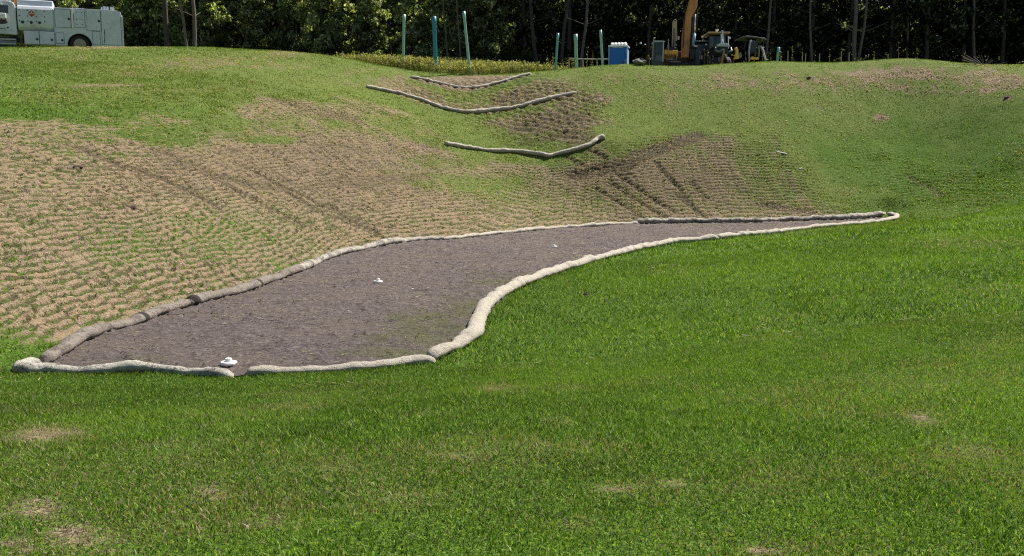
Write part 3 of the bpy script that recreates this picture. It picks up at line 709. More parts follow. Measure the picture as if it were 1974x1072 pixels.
# tank with sloped shoulder
x0, x1 = tx(107), tx(41)
prof = [(.02,1.34),(-.03,1.5),(-.03,2.28),(.06,2.44),(.30,2.50),(.36,2.80),(.55,2.84),(D-.55,2.84),(D-.3,2.78),(D-.02,2.44),(D,1.5),(D-.2,1.2),(.22,1.16)]
MB().prismx(prof, x0, x1).build('fuel_tank', 'white', TX, .03, False)
tk = MB()
for ix in (44.8,60,76,91.3):
    for iy in (28.5, 38.8, 47.8): tk.lathe([(.03,-.052),(.03,-.03)], 10, 'y', (tx(ix), 0, tz(iy)))
tk.build('bolt', 'dark', TX)
for ix in (50.4, 66, 81.4):
    MB().lathe([(.075,-.06),(.075,-.03)], 18, 'y', (tx(ix), 0, tz(50.3))).build('gauge', 'dark', TX)
cx_, cz_ = tx(67.6), tz(34); q = .185
pl = MB().prism([(cx_-q,cz_),(cx_,cz_-q),(cx_+q,cz_),(cx_,cz_+q)], -.042, -.03).build('placard', 'placard', TX)
MB().prism([(cx_-q*.78,cz_-.012),(cx_-q*.78,cz_+.012),(cx_+q*.78,cz_+.012),(cx_+q*.78,cz_-.012)], -.046, -.042).prism([(cx_-.03,cz_+.04),(cx_+.03,cz_+.04),(cx_+.015,cz_+.12),(cx_-.02,cz_+.10)], -.046, -.042).build('placard_marking', 'roofw', pl)
for (a_, b_, l_) in ((51.5, 78.5, 75), (80, 107, 102.3)):
    panel('tool_box', a_, 65.8, b_, 90, .02, latch=(l_, 81))
MB().box(tx(107), tx(51.3), .0, .55, .42, tz(65.5)).build('tool_box_body', 'white', TX, .01)
MB().box(tx(108.6), tx(107.2), .0, D-.1, .5, 2.3).build('bulkhead', 'steel_lt', TX)
# cab
cab = [(tx(38.5),.90),(tx(38.5),2.20),(tx(37.5),2.46),(tx(34),2.62),(tx(26),2.68),(tx(4),2.66),(tx(-14),2.52),(tx(-20),2.38),(tx(-30),1.66),(tx(-30),.95)]
MB().prism(cab, .05, D-.1).build('cab', 'white', TX, .05)
cd = MB().prism([(tx(27.5),tz(67)),(tx(28.5),tz(60)),(tx(28.5),tz(20)),(tx(26),tz(16.5)),(tx(-12),tz(16.5)),(tx(-24),tz(40)),(tx(-24),tz(67))], .03, .05).build('cab_door', 'white', TX, .006)
MB().prism([(tx(25),tz(35.5)),(tx(25),tz(20.5)),(tx(9),tz(20.5)),(tx(9),tz(35.5))], .018, .03).build('side_window', 'glass', cd)
MB().prism([(tx(7),tz(35.5)),(tx(7),tz(20.5)),(tx(-11),tz(20.5)),(tx(-17),tz(35.5))], .018, .03).build('side_window', 'glass', cd)
MB().box(tx(14), tx(1), -.06, .03, tz(19.5), tz(17.2)).build('window_visor', 'roofw', cd, .005)
em = MB(); ecx, ecz = tx(12), tz(51.5)
em.prism([(tx(1),tz(51)),(tx(3),tz(49.5)),(tx(21),tz(50)),(tx(23),tz(51.8)),(tx(20),tz(54)),(tx(12),tz(55.5)),(tx(4),tz(54))], .020, .029)
for k in range(5):
    xx = tx(5+k*3.4); em.prism([(xx-.05,tz(50)),(xx-.02,tz(46-(k%3)*1.5)),(xx+.04,tz(45+(k%2)*2)),(xx+.06,tz(50))], .020, .029)
em.build('door_emblem', 'emblem', cd)
le = MB()
for k in range(7):
    xx = tx(5+k*2); le.prism([(xx-.02,tz(64.6)),(xx-.02,tz(62.6+(k%2)*.5)),(xx+.02,tz(62.6+(k%3)*.4)),(xx+.02,tz(64.6))], .022, .029)
le.build('door_lettering', 'dark', cd)
MB().lathe([(.045,.01),(.045,.03)], 14, 'y', (tx(22.4), 0, tz(61.3))).build('door_handle', 'dark', cd)
mr = MB().box(tx(21.5), tx(9.5), -.36, -.14, tz(46.0), tz(36.5)).build('mirror', 'roofw', TX, .04)
MB().path([(tx(5),.04,tz(22)),(tx(3),-.3,tz(26)),(tx(6),-.3,tz(36)),(tx(10),-.28,tz(40))], .018).path([(tx(10),-.28,tz(37)),(tx(2),.04,tz(36))], .018).build('mirror_arm', 'dark', mr)
st_ = MB().tube((tx(36),.35,.50),(tx(4),.35,.50),.27,n=18).build('saddle_tank', 'grey', TX, 0)
MB().box(tx(35), tx(5), .02, .2, .62, .68).box(tx(35), tx(5), .02, .2, .38, .44).build('cab_step', 'steel_lt', TX, .01)
MB().tube((tx(28),.5,2.6),(tx(28),.5,3.6),.06).build('exhaust_stack', 'chrome', TX)
MB().tube((tx(39),.9,2.62),(tx(39),.9,2.90),.12).tube((tx(37),.9,2.7),(tx(44),.9,2.72),.06).build('beacon', 'amber', TX)
MB().tube((tx(47),.8,2.84),(tx(47),.8,2.95),.08).build('tank_vent', 'roofw', TX)
MB().tube((tx(3),.6,2.6),(tx(3),.6,2.86),.06).build('cab_marker_light', 'roofw', TX)
MB().path([(tx(43),.3,1.3),(tx(47),.25,1.0),(tx(44),.3,.6),(tx(41),.3,.5)], .06).path([(tx(45),.35,1.3),(tx(43),.3,.9),(tx(47),.3,.45)], .05).build('hose', simple('rusty_hose', (.16,.09,.06), .8, .4, 6), TX)
# hood and fender beyond the frame edge
MB().prism([(tx(-30),.95),(tx(-30),1.72),(tx(-75),1.58),(tx(-92),1.42),(tx(-95),.75),(tx(-86),.6),(tx(-80),.95),(tx(-66),1.12),(tx(-52),.95),(tx(-46),.7)], .12, D-.15).build('hood', 'white', TX, .06)
MB().box(tx(-100), tx(-95), .05, D-.05, .45, .8).build('bumper', 'chrome', TX, .02)
for wx in (155.5, -66):
    for yy in (.05, D-.35):
        wh = MB().lathe([(.30,.0),(.44,.0),(.50,.04),(.50,.26),(.44,.30),(.30,.30)], 32, 'y', (tx(wx), yy, .50)).build('wheel', 'black', TX)
        MB().lathe([(.33,.02),(.32,-.012),(.28,-.02),(.12,-.06),(.10,-.07)] if yy < 1 else [(.32,.29),(.32,.31)], 24, 'y', (tx(wx), yy, .50)).build('rim', 'wood' if wx > 0 else 'steel_lt', wh)

# ---------------------------------------------------------------- upright pipes
def pipe(pxb, pyb, pxt, pyt, Y, wpx, mat, label, cat='pipe', group='upright plastic pipes beyond the swale'):
    g0 = at(pxb, pyb, Y); t = at(pxt, pyt, Y); gz = float(H(g0.x, g0.y))
    d = (t-g0); k = (gz-.15-g0.z)/d.z; base = g0+d*k; r = wpx*Y/F/2
    rt = empty('plastic_pipe', base, 0, label, cat, group)
    L = (t-base).length; q = Vector((0,0,1)).rotation_difference((t-base).normalized()); rt.rotation_mode = 'QUATERNION'; rt.rotation_quaternion = q
    n = 24; m = MB()
    for z_, r_ in ((0,r),(L,r)): pass
    v = []; prof = [(r,0),(r,L-.42),(r*1.12,L-.36),(r*1.12,L),(r*.92,L),(r*.92,L-.8)]
    for rr, h in prof:
        for i in range(n): v.append((rr*math.cos(i*2*math.pi/n), rr*math.sin(i*2*math.pi/n), h))
    f = [(j*n+i, j*n+(i+1)%n, (j+1)*n+(i+1)%n, (j+1)*n+i) for j in range(len(prof)-1) for i in range(n)]
    f.append(tuple(range(5*n, 6*n)))
    m.add(v, f); m.build('pipe_wall', mat, rt, 0, True)
    return rt
pipe(777,126,779,28,60,5.2,'pipe_pale','tall pale green pipe, leftmost of the three long ones in the yellow weeds')
pipe(840,127,836.5,32,60,7.6,'pipe_blue','thickest deep blue pipe standing in the yellow weeds')
pipe(906,143,894,22,59,5.2,'pipe_pale','tall pale green pipe leaning left, nearest the swale edge')
pipe(1071.5,124,1075.5,64,60,4.4,'pipe','shorter teal pipe leaning right at the right edge of the weeds')
pipe(1111,124,1109.5,66,60,6.6,'pipe_pale','short thick pale blue green pipe by the dark woods, between two thinner ones')
pipe(1161.5,124,1157.5,58,60,4.6,'pipe_pale','pale green pipe leaning left, just left of the blue portable toilet')
pipe(1498,120,1501,91,60,4.6,'pipe','short teal pipe standing alone right of the machines')

# ---------------------------------------------------------------- portable toilet
PT = empty('portable_toilet', at(1193, 123, 61), R(-13), 'blue portable toilet with white ribbed domed roof on the crest', 'portable toilet')
zt = at(1193, 82, 61).z; PT.location.z = zt-2.28
MB().box(-.55,.55,-.55,.55,.0,1.98).build('body', 'blue', PT, .03)
MB().box(-.62,.62,-.62,.62,-.10,.10).build('base_skid', 'dark', PT, .02)
dr = MB().box(-.43,.43,-.575,-.545,.16,1.86).build('door', 'blue', PT, .012)
MB().box(.28,.36,-.60,-.57,.95,1.08).build('latch', 'dark', dr)
rb = MB().box(-.60,.60,-.60,.60,1.96,2.05).build('roof_rim', 'roofw', PT, .02)
dm = MB()
for k in range(5):
    xk = -.40+k*.20
    dm.prismx([(-.5,2.04),(-.46,2.17),(-.30,2.25),(0,2.28),(.30,2.25),(.46,2.17),(.5,2.04)], xk-.065, xk+.065)
dm.prismx([(-.48,2.04),(-.44,2.13),(-.28,2.21),(0,2.24),(.28,2.21),(.44,2.13),(.48,2.04)], -.47, .47)
dm.build('ribbed_dome', 'roofw', PT, .03)
for sx in (-1, 1): MB().box(sx*.55-.035, sx*.55+.035, -.585, -.50, .0, 1.96).build('corner_trim', simple('pale_blue_trim', (.22,.36,.60), .5, .1), PT, .01)
MB().box(.548,.575,-.40,.40,.2,1.8).build('side_panel', simple('painted_sunlit_blue', (.30,.45,.66), .5, .1), PT, .01)  # paler blue on the right side only, sunlight painted into the colour
lt = MB(); xx = -.34
for wd_ in [.05,.035,.05,.04,.045,.05,0,.05,.05,.045,.04]:
    if wd_: lt.box(xx, xx+wd_, -.582, -.574, 1.885, 1.935)
    else: lt.build('sign_lettering', 'steel_lt', PT); lt = MB()
    xx += .062
lt.build('sign_lettering', 'steel_lt', PT)

# ---------------------------------------------------------------- machines beyond the crest
K_ = .0331                                            # metres per photo pixel at about 62 m
def mach(name, pxc, Y, label, cat, rz=0):
    p = at(pxc, 122, Y); gz = float(H(p.x, p.y)); o = empty(name, (p.x, p.y, gz), rz, label, cat, None); o['_h0'] = p.z-gz; del o['_h0']
    k = Y/F
    return o, (lambda px: (px-pxc)*k), (lambda y: (p.z-gz)+(122-y)*k*1.02)
# excavator, seen head on with its boom raised
EX, X_, Z_ = mach('excavator', 1322, 63, 'large orange brown excavator with its boom raised straight up beyond the frame', 'excavator')
for s in (-1, 1):
    tr = MB().prismx([(-1.6,.08),(-1.9,.35),(-1.8,.75),(-1.4,.85),(1.6,.85),(2.0,.5),(1.7,.08)], s*1.0-.25, s*1.0+.25).build('track', 'dark', EX, .03)
    for k in range(4): MB().lathe([(.17,-.27),(.17,.27)], 12, 'y', (0,0,0)).build('track_roller', 'grey', tr).matrix_local = Matrix.Translation((s*1.0, -1.2+k*.85, .40)) @ Matrix.Rotation(R(90), 4, 'Z')
MB().box(-1.2,1.2,-1.1,1.9,.95,1.35).build('deck', 'dark', EX, .04)
MB().prismx([(.2,1.35),(.2,2.1),(1.5,2.15),(2.3,1.8),(2.3,1.3)], -1.2, 1.2).build('engine_cover', 'dark', EX, .05)
MB().prismx([(1.85,1.0),(1.85,1.9),(2.5,1.75),(2.55,1.1)], -1.15, 1.15).build('counterweight', 'dark', EX, .06)
c_ = MB().prismx([(-1.15,1.1),(-1.2,1.6),(-.95,Z_(86)-.1),(-.85,Z_(86)),(.3,Z_(86)),(.3,1.1)], X_(1332), X_(1353)).build('cab', 'dark', EX, .04)
MB().box(X_(1333.5),X_(1351.5),-1.20,-1.185,1.62,2.40).build('windscreen', 'cabglass', c_)
MB().box(X_(1333.5),X_(1343),-1.22,-1.19,1.15,1.60).build('lower_window', 'cabglass', c_)
MB().box(X_(1331),X_(1354),-1.1,.2,Z_(86),Z_(84.5)).build('cab_roof', 'steel_lt', c_)
MB().path([(X_(1341),-1.22,1.5),(X_(1342),-1.22,1.9),(X_(1339),-1.22,2.05)], .02).build('wiper', 'steel_lt', c_)
MB().lathe([(.06,-1.3),(.06,-1.1)], 12, 'y', (X_(1352), 0, Z_(92))).build('mirror', 'chrome', c_)
MB().box(X_(1342),X_(1352.5),-1.5,-1.2,Z_(119),Z_(112)).build('front_box', simple('pink_orange_box', (.62,.30,.20), .5, .1), EX, .03)
# boom: wide at foot, bending slightly, narrows at the top
MB().prism([(X_(1307),Z_(116)),(X_(1307.5),Z_(80)),(X_(1311),Z_(48)),(X_(1319),Z_(16)),(X_(1323),Z_(2)),(X_(1324),Z_(-45)),(X_(1333.5),Z_(-45)),(X_(1334),Z_(0)),(X_(1332),Z_(28)),(X_(1322),Z_(46)),(X_(1321),Z_(80)),(X_(1319),Z_(116))], -1.6, -1.05).build('boom', 'rust', EX, .03)
MB().prism([(X_(1321.3),Z_(46)),(X_(1331.8),Z_(28)),(X_(1333),Z_(70)),(X_(1330),Z_(96)),(X_(1321),Z_(100))], -1.35, -1.1).build('boom_web', 'dark', EX, .02)
MB().box(X_(1323.5),X_(1334.5),-1.64,-1.0,Z_(5),Z_(4.2)).prism([(X_(1324),Z_(4)),(X_(1324.5),Z_(-40)),(X_(1333),Z_(-40)),(X_(1333.7),Z_(4))], -1.63, -1.61).build('boom_plate', 'tan', EX)
MB().tube((X_(1329.5),-1.55,Z_(40)),(X_(1328.5),-1.55,Z_(76)),.045).build('cylinder_rod', 'chrome', EX, 0, True)
MB().tube((X_(1328.6),-1.55,Z_(74)),(X_(1326.5),-1.55,Z_(96)),.10).build('cylinder', simple('pale_blue_cylinder', (.30,.46,.55), .4, .1), EX, 0, True)
MB().tube((X_(1320),-1.6,Z_(97)),(X_(1334),-1.6,Z_(98)),.09).prism([(X_(1319),Z_(98)),(X_(1332),Z_(98)),(X_(1329),Z_(119)),(X_(1322),Z_(119))], -1.6, -1.3).build('boom_foot', 'dark', EX, .02)
MB().path([(X_(1333),-1.3,Z_(30)),(X_(1334.5),-1.4,Z_(44)),(X_(1332.5),-1.4,Z_(70))], .03).build('hydraulic_hose', 'black', EX)
MB().path([(X_(1311),-1.6,Z_(30)),(X_(1308.5),-1.62,Z_(60)),(X_(1308),-1.62,Z_(100))], .03).build('hydraulic_hose', 'black', EX)

# compact excavator with folded arm
CE, X_, Z_ = mach('compact_excavator', 1282, 61, 'small excavator with blue glass cab and orange engine deck, left of the large boom', 'excavator', R(0))
for s in (-1, 1): MB().prismx([(-.9,.05),(-1.05,.28),(-.95,.5),(.95,.5),(1.05,.28),(.9,.05)], s*.62-.16, s*.62+.16).build('track', 'dark', CE, .02)
MB().box(X_(1264),X_(1301),-.8,.9,.52,.80).build('deck', 'dark', CE, .03)
cb = MB().box(X_(1258),X_(1276),-.75,.45,.55,Z_(84.5)).build('cab', simple('slate_cab_frame', (.05,.055,.07), .5, .15), CE, .03)
MB().box(X_(1260.2),X_(1272.5),-.775,-.752,Z_(107),Z_(88.5)).build('windscreen', 'cabglass', cb)
MB().box(X_(1260.2),X_(1272.5),-.77,-.752,Z_(120),Z_(110)).build('lower_window', 'glass', cb)
MB().box(X_(1257.5),X_(1277),-.82,.5,Z_(86.2),Z_(84)).build('cab_roof', 'steel_lt', cb, .01)
MB().tube((X_(1256),-.8,Z_(80)),(X_(1254.5),-.8,Z_(118)),.035).tube((X_(1256),-.8,Z_(79)),(X_(1259),-.8,Z_(80)),.05).build('handrail', 'wood', cb)
MB().tube((X_(1274.5),-.8,Z_(84)),(X_(1274),-.8,Z_(121)),.04).build('handrail', 'steel_lt', cb)
ec = MB().prismx([(-.8,Z_(108)),(-.85,Z_(101)),(.8,Z_(100)),(.9,Z_(112))], X_(1279), X_(1301)).build('engine_cover', 'orange', CE, .03)
MB().box(X_(1299),X_(1301.5),-.82,-.7,Z_(112),Z_(101)).box(X_(1277),X_(1281),-.86,-.7,Z_(108),Z_(100)).build('side_guard', 'orange', CE, .01)
MB().prismx([(-.75,Z_(100)),(-.7,Z_(95.5)),(.3,Z_(93)),(.6,Z_(100))], X_(1284), X_(1301)).build('hood', 'dark', CE, .03)
MB().box(X_(1280),X_(1300),-.85,-.8,Z_(118),Z_(117)).box(X_(1299),X_(1300),-.85,-.8,Z_(119),Z_(108)).build('guard_rail', 'grey', CE)
MB().tube((X_(1283.5),-.85,Z_(111)),(X_(1283.5),-.85,Z_(81)),.03).build('lever_post', 'wood', CE)
MB().tube((X_(1287.5),0,Z_(94)),(X_(1287.5),0,Z_(88.5)),.05).build('exhaust_pipe', 'steel_lt', CE)
MB().prism([(X_(1296),Z_(60)),(X_(1296),Z_(46)),(X_(1298),Z_(42.5)),(X_(1301),Z_(42)),(X_(1303.5),Z_(45)),(X_(1304.5),Z_(81)),(X_(1302),Z_(82)),(X_(1300.5),Z_(58))], .1, .35).build('folded_arm', 'tan', CE, .015)
MB().tube((X_(1297),.2,Z_(56)),(X_(1296.2),.2,Z_(92)),.05).tube((X_(1300.5),.2,Z_(60)),(X_(1301),.2,Z_(96)),.045).build('arm_cylinder', 'wood', CE)
MB().lathe([(.05,.04),(.05,.40)], 12, 'y', (X_(1299.8), 0, Z_(44.5))).build('arm_pin', 'dark', CE)
MB().tube((X_(1307),.1,Z_(73)),(X_(1307),.1,Z_(79)),.05).build('lamp', 'roofw', CE)

# wheel tractor facing the camera
TR, X_, Z_ = mach('wheel_tractor', 1380, 61, 'tractor facing us under a flat tan canopy with pale grey hood', 'tractor')
MB().box(X_(1360),X_(1401.5),-.6,1.6,Z_(70),Z_(67.4)).build('canopy', 'tan', TR, .02)
tc = MB()
for px_ in (1364, 1398):
    for yy in (-.4, 1.3): tc.tube((X_(px_),yy,.9),(X_(px_),yy,Z_(70)),.035)
tc.build('canopy_post', 'dark', TR)
MB().box(X_(1365),X_(1397),-.1,1.4,.9,Z_(73)).build('cab', 'glass', TR, .03)
MB().box(X_(1374),X_(1390),-.13,-.10,Z_(88),Z_(74)).build('windscreen', 'cabglass', TR)
MB().prismx([(-2.0,1.35),(-2.05,1.75),(-1.8,Z_(95)),(-.1,Z_(92)),(-.1,1.35)], X_(1372), X_(1388)).build('hood', 'dark', TR, .04)
MB().prism([(X_(1367.5),Z_(98)),(X_(1369.5),Z_(94.5)),(X_(1375),Z_(92.3)),(X_(1385),Z_(92.3)),(X_(1390),Z_(95)),(X_(1392.3),Z_(98.5))], -2.1, -1.9).build('hood_front', 'steel_lt', TR, .02)
MB().path([(X_(1382.5),-1.6,Z_(93)),(X_(1383),-1.3,Z_(80)),(X_(1382.6),-1.2,Z_(67))], .05).build('exhaust_stack', 'chrome', TR)
MB().path([(X_(1379),-1.6,Z_(93)),(X_(1378.8),-1.5,Z_(75))], .035).build('air_intake', 'steel_lt', TR)
MB().tube((X_(1381.8),.2,Z_(67.4)),(X_(1381.8),.2,Z_(62.5)),.03).tube((X_(1381.8),.2,Z_(62.3)),(X_(1381.8),.2,Z_(59.8)),.09).build('beacon', 'roofw', TR)
for px_ in (1368, 1391):
    w_ = MB().lathe([(.25,-.16),(.52,-.16),(.60,-.10),(.60,.10),(.52,.16),(.25,.16)], 28, 'z', (0,0,0)).build('wheel', 'black', TR); w_.matrix_local = Matrix.Translation((X_(px_), -1.5, .60)) @ Matrix.Rotation(R(90), 4, 'Y')
for px_ in (1364, 1397):
    w_ = MB().lathe([(.35,-.2),(.80,-.2),(.88,-.12),(.88,.12),(.80,.2),(.35,.2)], 28, 'z', (0,0,0)).build('wheel', 'black', TR); w_.matrix_local = Matrix.Translation((X_(px_), 1.0, .88)) @ Matrix.Rotation(R(90), 4, 'Y')
MB().path([(X_(1366),-2.0,Z_(100)),(X_(1366),-2.2,Z_(106)),(X_(1372),-2.2,Z_(107.5)),(X_(1379),-2.2,Z_(102))], .05).path([(X_(1394),-2.0,Z_(100)),(X_(1394),-2.2,Z_(106)),(X_(1389),-2.2,Z_(108))], .05).build('loader_frame', 'grey', TR)
MB().tube((X_(1380),-2.2,Z_(103)),(X_(1379.5),-2.2,Z_(114)),.06).build('drawbar', 'wood', TR)
MB().prism([(X_(1399.5),Z_(120)),(X_(1402.5),Z_(107)),(X_(1399.8),Z_(103)),(X_(1400.5),Z_(100)),(X_(1403.5),Z_(100.5)),(X_(1405.5),Z_(104)),(X_(1406.5),Z_(120))], -2.3, -2.0).build('loader_arm', 'yellow', TR, .02)
MB().tube((X_(1399),-.5,Z_(75)),(X_(1399.5),-.5,Z_(97)),.025).lathe([(.07,-.55),(.07,-.45)], 12, 'y', (X_(1401), 0, Z_(78))).build('mirror', 'chrome', TR)

# canopy loader further right
LD, X_, Z_ = mach('canopy_loader', 1447, 62, 'loader with blue glass cab under a tilted grey canopy, rightmost of the machines', 'loader')
MB().prism([(X_(1423),Z_(77.5)),(X_(1426),Z_(75.8)),(X_(1434),Z_(74.5)),(X_(1455),Z_(77)),(X_(1467),Z_(79)),(X_(1471),Z_(82)),(X_(1467),Z_(81.5)),(X_(1454),Z_(79)),(X_(1434),Z_(76.6))], -.8, 1.3).build('canopy', 'grey', LD, .01)
b = MB()
for a_, c_2 in (((1434,77),(1429.5,98)), ((1459,80),(1457,112)), ((1466,82),(1463,112))):
    b.tube((X_(a_[0]),-.6,Z_(a_[1])),(X_(c_2[0]),-.6,Z_(c_2[1])),.035)
b.build('canopy_post', 'dark', LD)
MB().prism([(X_(1438),Z_(104)),(X_(1440),Z_(81)),(X_(1457.5),Z_(82)),(X_(1456),Z_(104))], -.4, .9).build('cab', 'glass', LD, .03)
MB().prism([(X_(1440),Z_(103)),(X_(1441.5),Z_(83)),(X_(1456),Z_(84)),(X_(1454.5),Z_(103))], -.43, -.41).build('windscreen', 'cabglass', LD)
MB().lathe([(.07,-.7),(.07,-.6)], 14, 'y', (X_(1441.5), 0, Z_(83.8))).build('work_lamp', 'roofw', LD)
MB().path([(X_(1440),-.7,Z_(86)),(X_(1437.5),-.8,Z_(103)),(X_(1438),-.9,Z_(121))], .045).path([(X_(1460),-.7,Z_(93)),(X_(1463),-.8,Z_(100)),(X_(1467),-1,Z_(118))], .06).path([(X_(1460),-.7,Z_(98)),(X_(1466),-.7,Z_(95))], .04).build('loader_frame', 'steel_lt', LD)
MB().path([(X_(1456),-.7,Z_(92)),(X_(1456.5),-.8,Z_(104)),(X_(1454),-.9,Z_(118))], .045).build('lift_arm', 'wood', LD)
for px_, zz, rr in ((1421, .5, .52), (1450, .6, .60), (1462, .6, .60)):
    w_ = MB().lathe([(rr*.45,-.16),(rr*.88,-.16),(rr,-.10),(rr,.10),(rr*.88,.16),(rr*.45,.16)], 28, 'y', (X_(px_), -.6 if px_ < 1430 else .6, zz)).build('wheel', 'black', LD)
MB().prism([(X_(1414),Z_(113)),(X_(1421),Z_(104)),(X_(1424),Z_(113)),(X_(1420),Z_(116))], -1.0, -.4).build('bucket', 'grey', LD, .02)
MB().prism([(X_(1438),Z_(116)),(X_(1440),Z_(113)),(X_(1452),Z_(115)),(X_(1453),Z_(118)),(X_(1440),Z_(118))], -1.2, -.9).build('side_guard', 'yellow', LD, .02)
MB().prism([(X_(1408),Z_(117)),(X_(1410),Z_(112.5)),(X_(1414),Z_(113)),(X_(1417),Z_(117))], -1.2, -.8).build('yellow_coupler', 'yellow', LD, .03)
MB().box(X_(1466),X_(1471),-1.2,-.9,Z_(119),Z_(117.5)).build('foot_pad', 'roofw', LD, .01)

# ---------------------------------------------------------------- cleanout caps, litter, stones
def cleanout(px, py, label, s=1.0):
    p = floor_pt(px, py, .03); r_ = empty('cleanout_cap', p, rng.random()*3, label, 'cleanout cap', 'white cleanout caps in the mulch')
    MB().lathe([(.15*s,.0),(.165*s,.01),(.165*s,.03),(.15*s,.045),(.07*s,.05)], 28).build('flange', 'pvc', r_, 0, False)
    MB().lathe([(.07*s,.045),(.065*s,.075),(.06*s,.08)], 24).build('riser', 'pvc', r_)
    MB().lathe([(.062*s,.065),(.064*s,.088),(.058*s,.092)], 24).box(-.016,.016,-.016,.016,.09,.105).build('cap', 'pvc', r_)
cleanout(441, 703, 'white pipe cleanout cap on the mulch behind the front sock', .72)
cleanout(729, 545, 'white pipe cleanout cap in the middle of the mulch bed', .62)
cleanout(1068, 477, 'white cleanout cap near the back sock right of centre', .6)
cleanout(1440, 448.5, 'small white cleanout cap in the narrow far right mulch strip', .7)
def scrap(path, rad, label, name='plastic_scrap', cat='litter', mat='pvc', lift=.03):
    P = [cast(*q) for q in path]; o = P[0]
    m = MB().path([(q.x-o.x, q.y-o.y, q.z-o.z+lift) for q in P], rad, 8).build(name, mat); m.location = o; tag(m, label, cat)
scrap([(1497,294),(1508,297),(1517,299)], .03, 'thin white scrap of pipe lying on the upper right tracked slope')
scrap([(1541,327),(1546,327)], .035, 'tiny white scrap near the right green slope')
scrap([(794,562),(800,562)], .022, 'tiny white scrap lying on the mulch right of the middle cap', lift=.04)
def stone(px, py, s, label, mat='rock', group=None, name='soil_clod', cat='clod', lift=0):
    p = cast(px, py); bm_v = []; n1, n2 = 7, 10; m = MB(); prof = []
    rr = random.Random(px*7+py)
    v = []
    for j in range(n1+1):
        th = math.pi*j/n1
        for i in range(n2):
            ph = 2*math.pi*i/n2; q = s*(.75+.5*rr.random()); v.append((q*math.sin(th)*math.cos(ph)*1.3, q*math.sin(th)*math.sin(ph), q*math.cos(th)*.6+s*.2+lift))
    f = [(j*n2+i, (j+1)*n2+i, (j+1)*n2+(i+1)%n2, j*n2+(i+1)%n2) for j in range(n1) for i in range(n2)]
    m.add(v, f); o = m.build(name, mat, None, 0, False); o.location = p; tag(o, label, cat, group)
M['clod'] = simple('dark_soil_clod', (.06,.045,.03), .95, .4, 9, bumpd=.02)
stone(1131,569,.06,'small dark clod of soil in the green lawn right of the curved sock','clod')
stone(1941,189,.09,'dark clod on the pale green rise at the far right','clod')
stone(150,326,.10,'dark clod high on the straw covered slope at the left','clod')
stone(252,403,.08,'dark clod in the straw slope, nearer than the one upslope','clod')
stone(1559,151,.10,'dark clod on the straw patch right of the machines','clod')
stone(1233,119,.30,'low grey green rock on the crest between the toilet and the small excavator','rock',None,'rock','rock',lift=.12)

# stakes and dry stalks on the crest
def stake(px, yb, yt, Y, label, w=.05, mat='wood', lean=0):
    p = at(px, yb, Y); t = at(px+lean, yt, Y); gz = float(H(p.x, p.y)); m = MB(); m.tube((0,0,-.1),(t.x-p.x,0,t.z-gz),w*.6,w*.5,6)
    o = m.build('wooden_stake', mat); o.location = (p.x, p.y, gz); tag(o, label, 'stake', 'thin stakes beyond the right crest')
for px_, yt, lab in ((1519,98,'thin pale stake just right of the short teal pipe'),(1547,100,'thin grey stake, left one of a close pair'),(1553,103,'short thin stake, right one of a close pair'),(1580,103,'thin stake left of the paired tree trunks'),
                     (1622,99,'pale stake left of the thick dark trunk'),(1637,101,'pale stake in front of the thick dark trunk'),(1712,104,'lone short stake further right on the crest')):
    stake(px_, 120, yt, 60, lab, .05)
RL = empty('pipe_rail', at(1130,118,62), 0, 'low grey pipe rail behind the dry weeds left of the toilet', 'rail'); RL.location.z = float(H(RL.location.x, 62))
x0, x1 = at(1097,113,62).x-RL.location.x, at(1178,113,62).x-RL.location.x; zr = at(1097,113,62).z-RL.location.z
MB().path([(x0,0,zr),(0,0,zr-.04),(x1,0,zr-.05)], .045).build('rail', 'wood', RL)
for k in range(4): MB().tube((x0+(x1-x0)*k/3,0,-.1),(x0+(x1-x0)*k/3,0,zr),.05).build('post', 'wood', RL)

# ---------------------------------------------------------------- weeds beyond the swale
def weed_set(X, Y, hgt, leafs, cols, size):
    Vs, Cs = [], []
    zz = H(X, Y); N = len(X); top = np.stack([X+(rng.random(N)-.5)*.2, Y+(rng.random(N)-.5)*.2, zz+hgt], 1); bot = np.stack([X, Y, zz-.02], 1)
    a = rng.random(N)*6.28; o = np.stack([np.cos(a)*.015, np.sin(a)*.015, a*0], 1)
    Vs.append(np.stack([bot-o, bot+o, top], 1)); Cs.append(np.tile([.13,.14,.05], (N,1)))
    for k in range(leafs):
        t = .25+.78*rng.random((N,1)); c = bot*(1-t)+top*t+(rng.random((N,3))-.5)*.09
        d1 = rng.normal(size=(N,3)); d1 /= np.linalg.norm(d1, axis=1)[:,None]; d2 = np.cross(d1, rng.normal(size=(N,3))); d2 /= np.linalg.norm(d2, axis=1)[:,None]+1e-6
        sz = size*(.5+rng.random((N,1)))
        Vs.append(np.stack([c-d1*sz, c+d2*sz*.6, c+d1*sz], 1))
        ci = rng.integers(0, len(cols), N); Cs.append(np.array(cols)[ci]*(.6+.7*rng.random((N,1)))*np.where(t > .75, 1.15, .8))
    V = np.concatenate(Vs).reshape(-1,3); C = np.repeat(np.concatenate(Cs), 3, 0); C = np.concatenate([C, np.ones((len(C),1))], 1)
    return V, np.arange(len(V)).reshape(-1,3), C
lip = [castY(p, y_) for p, y_ in ((640,62),(700,59.5),(780,58.6),(900,57.9),(1000,57.9),(1050,58.6),(1100,60.5))]
N = 26000; X = rng.random(N)*22-13.5; Y = 57+rng.random(N)*17
lx = np.array([p.x for p in lip]); ly = np.array([p.y for p in lip]); k = (Y > np.interp(X, lx, ly, left=66, right=64)+rng.random(N)*.5); X, Y = X[k], Y[k]
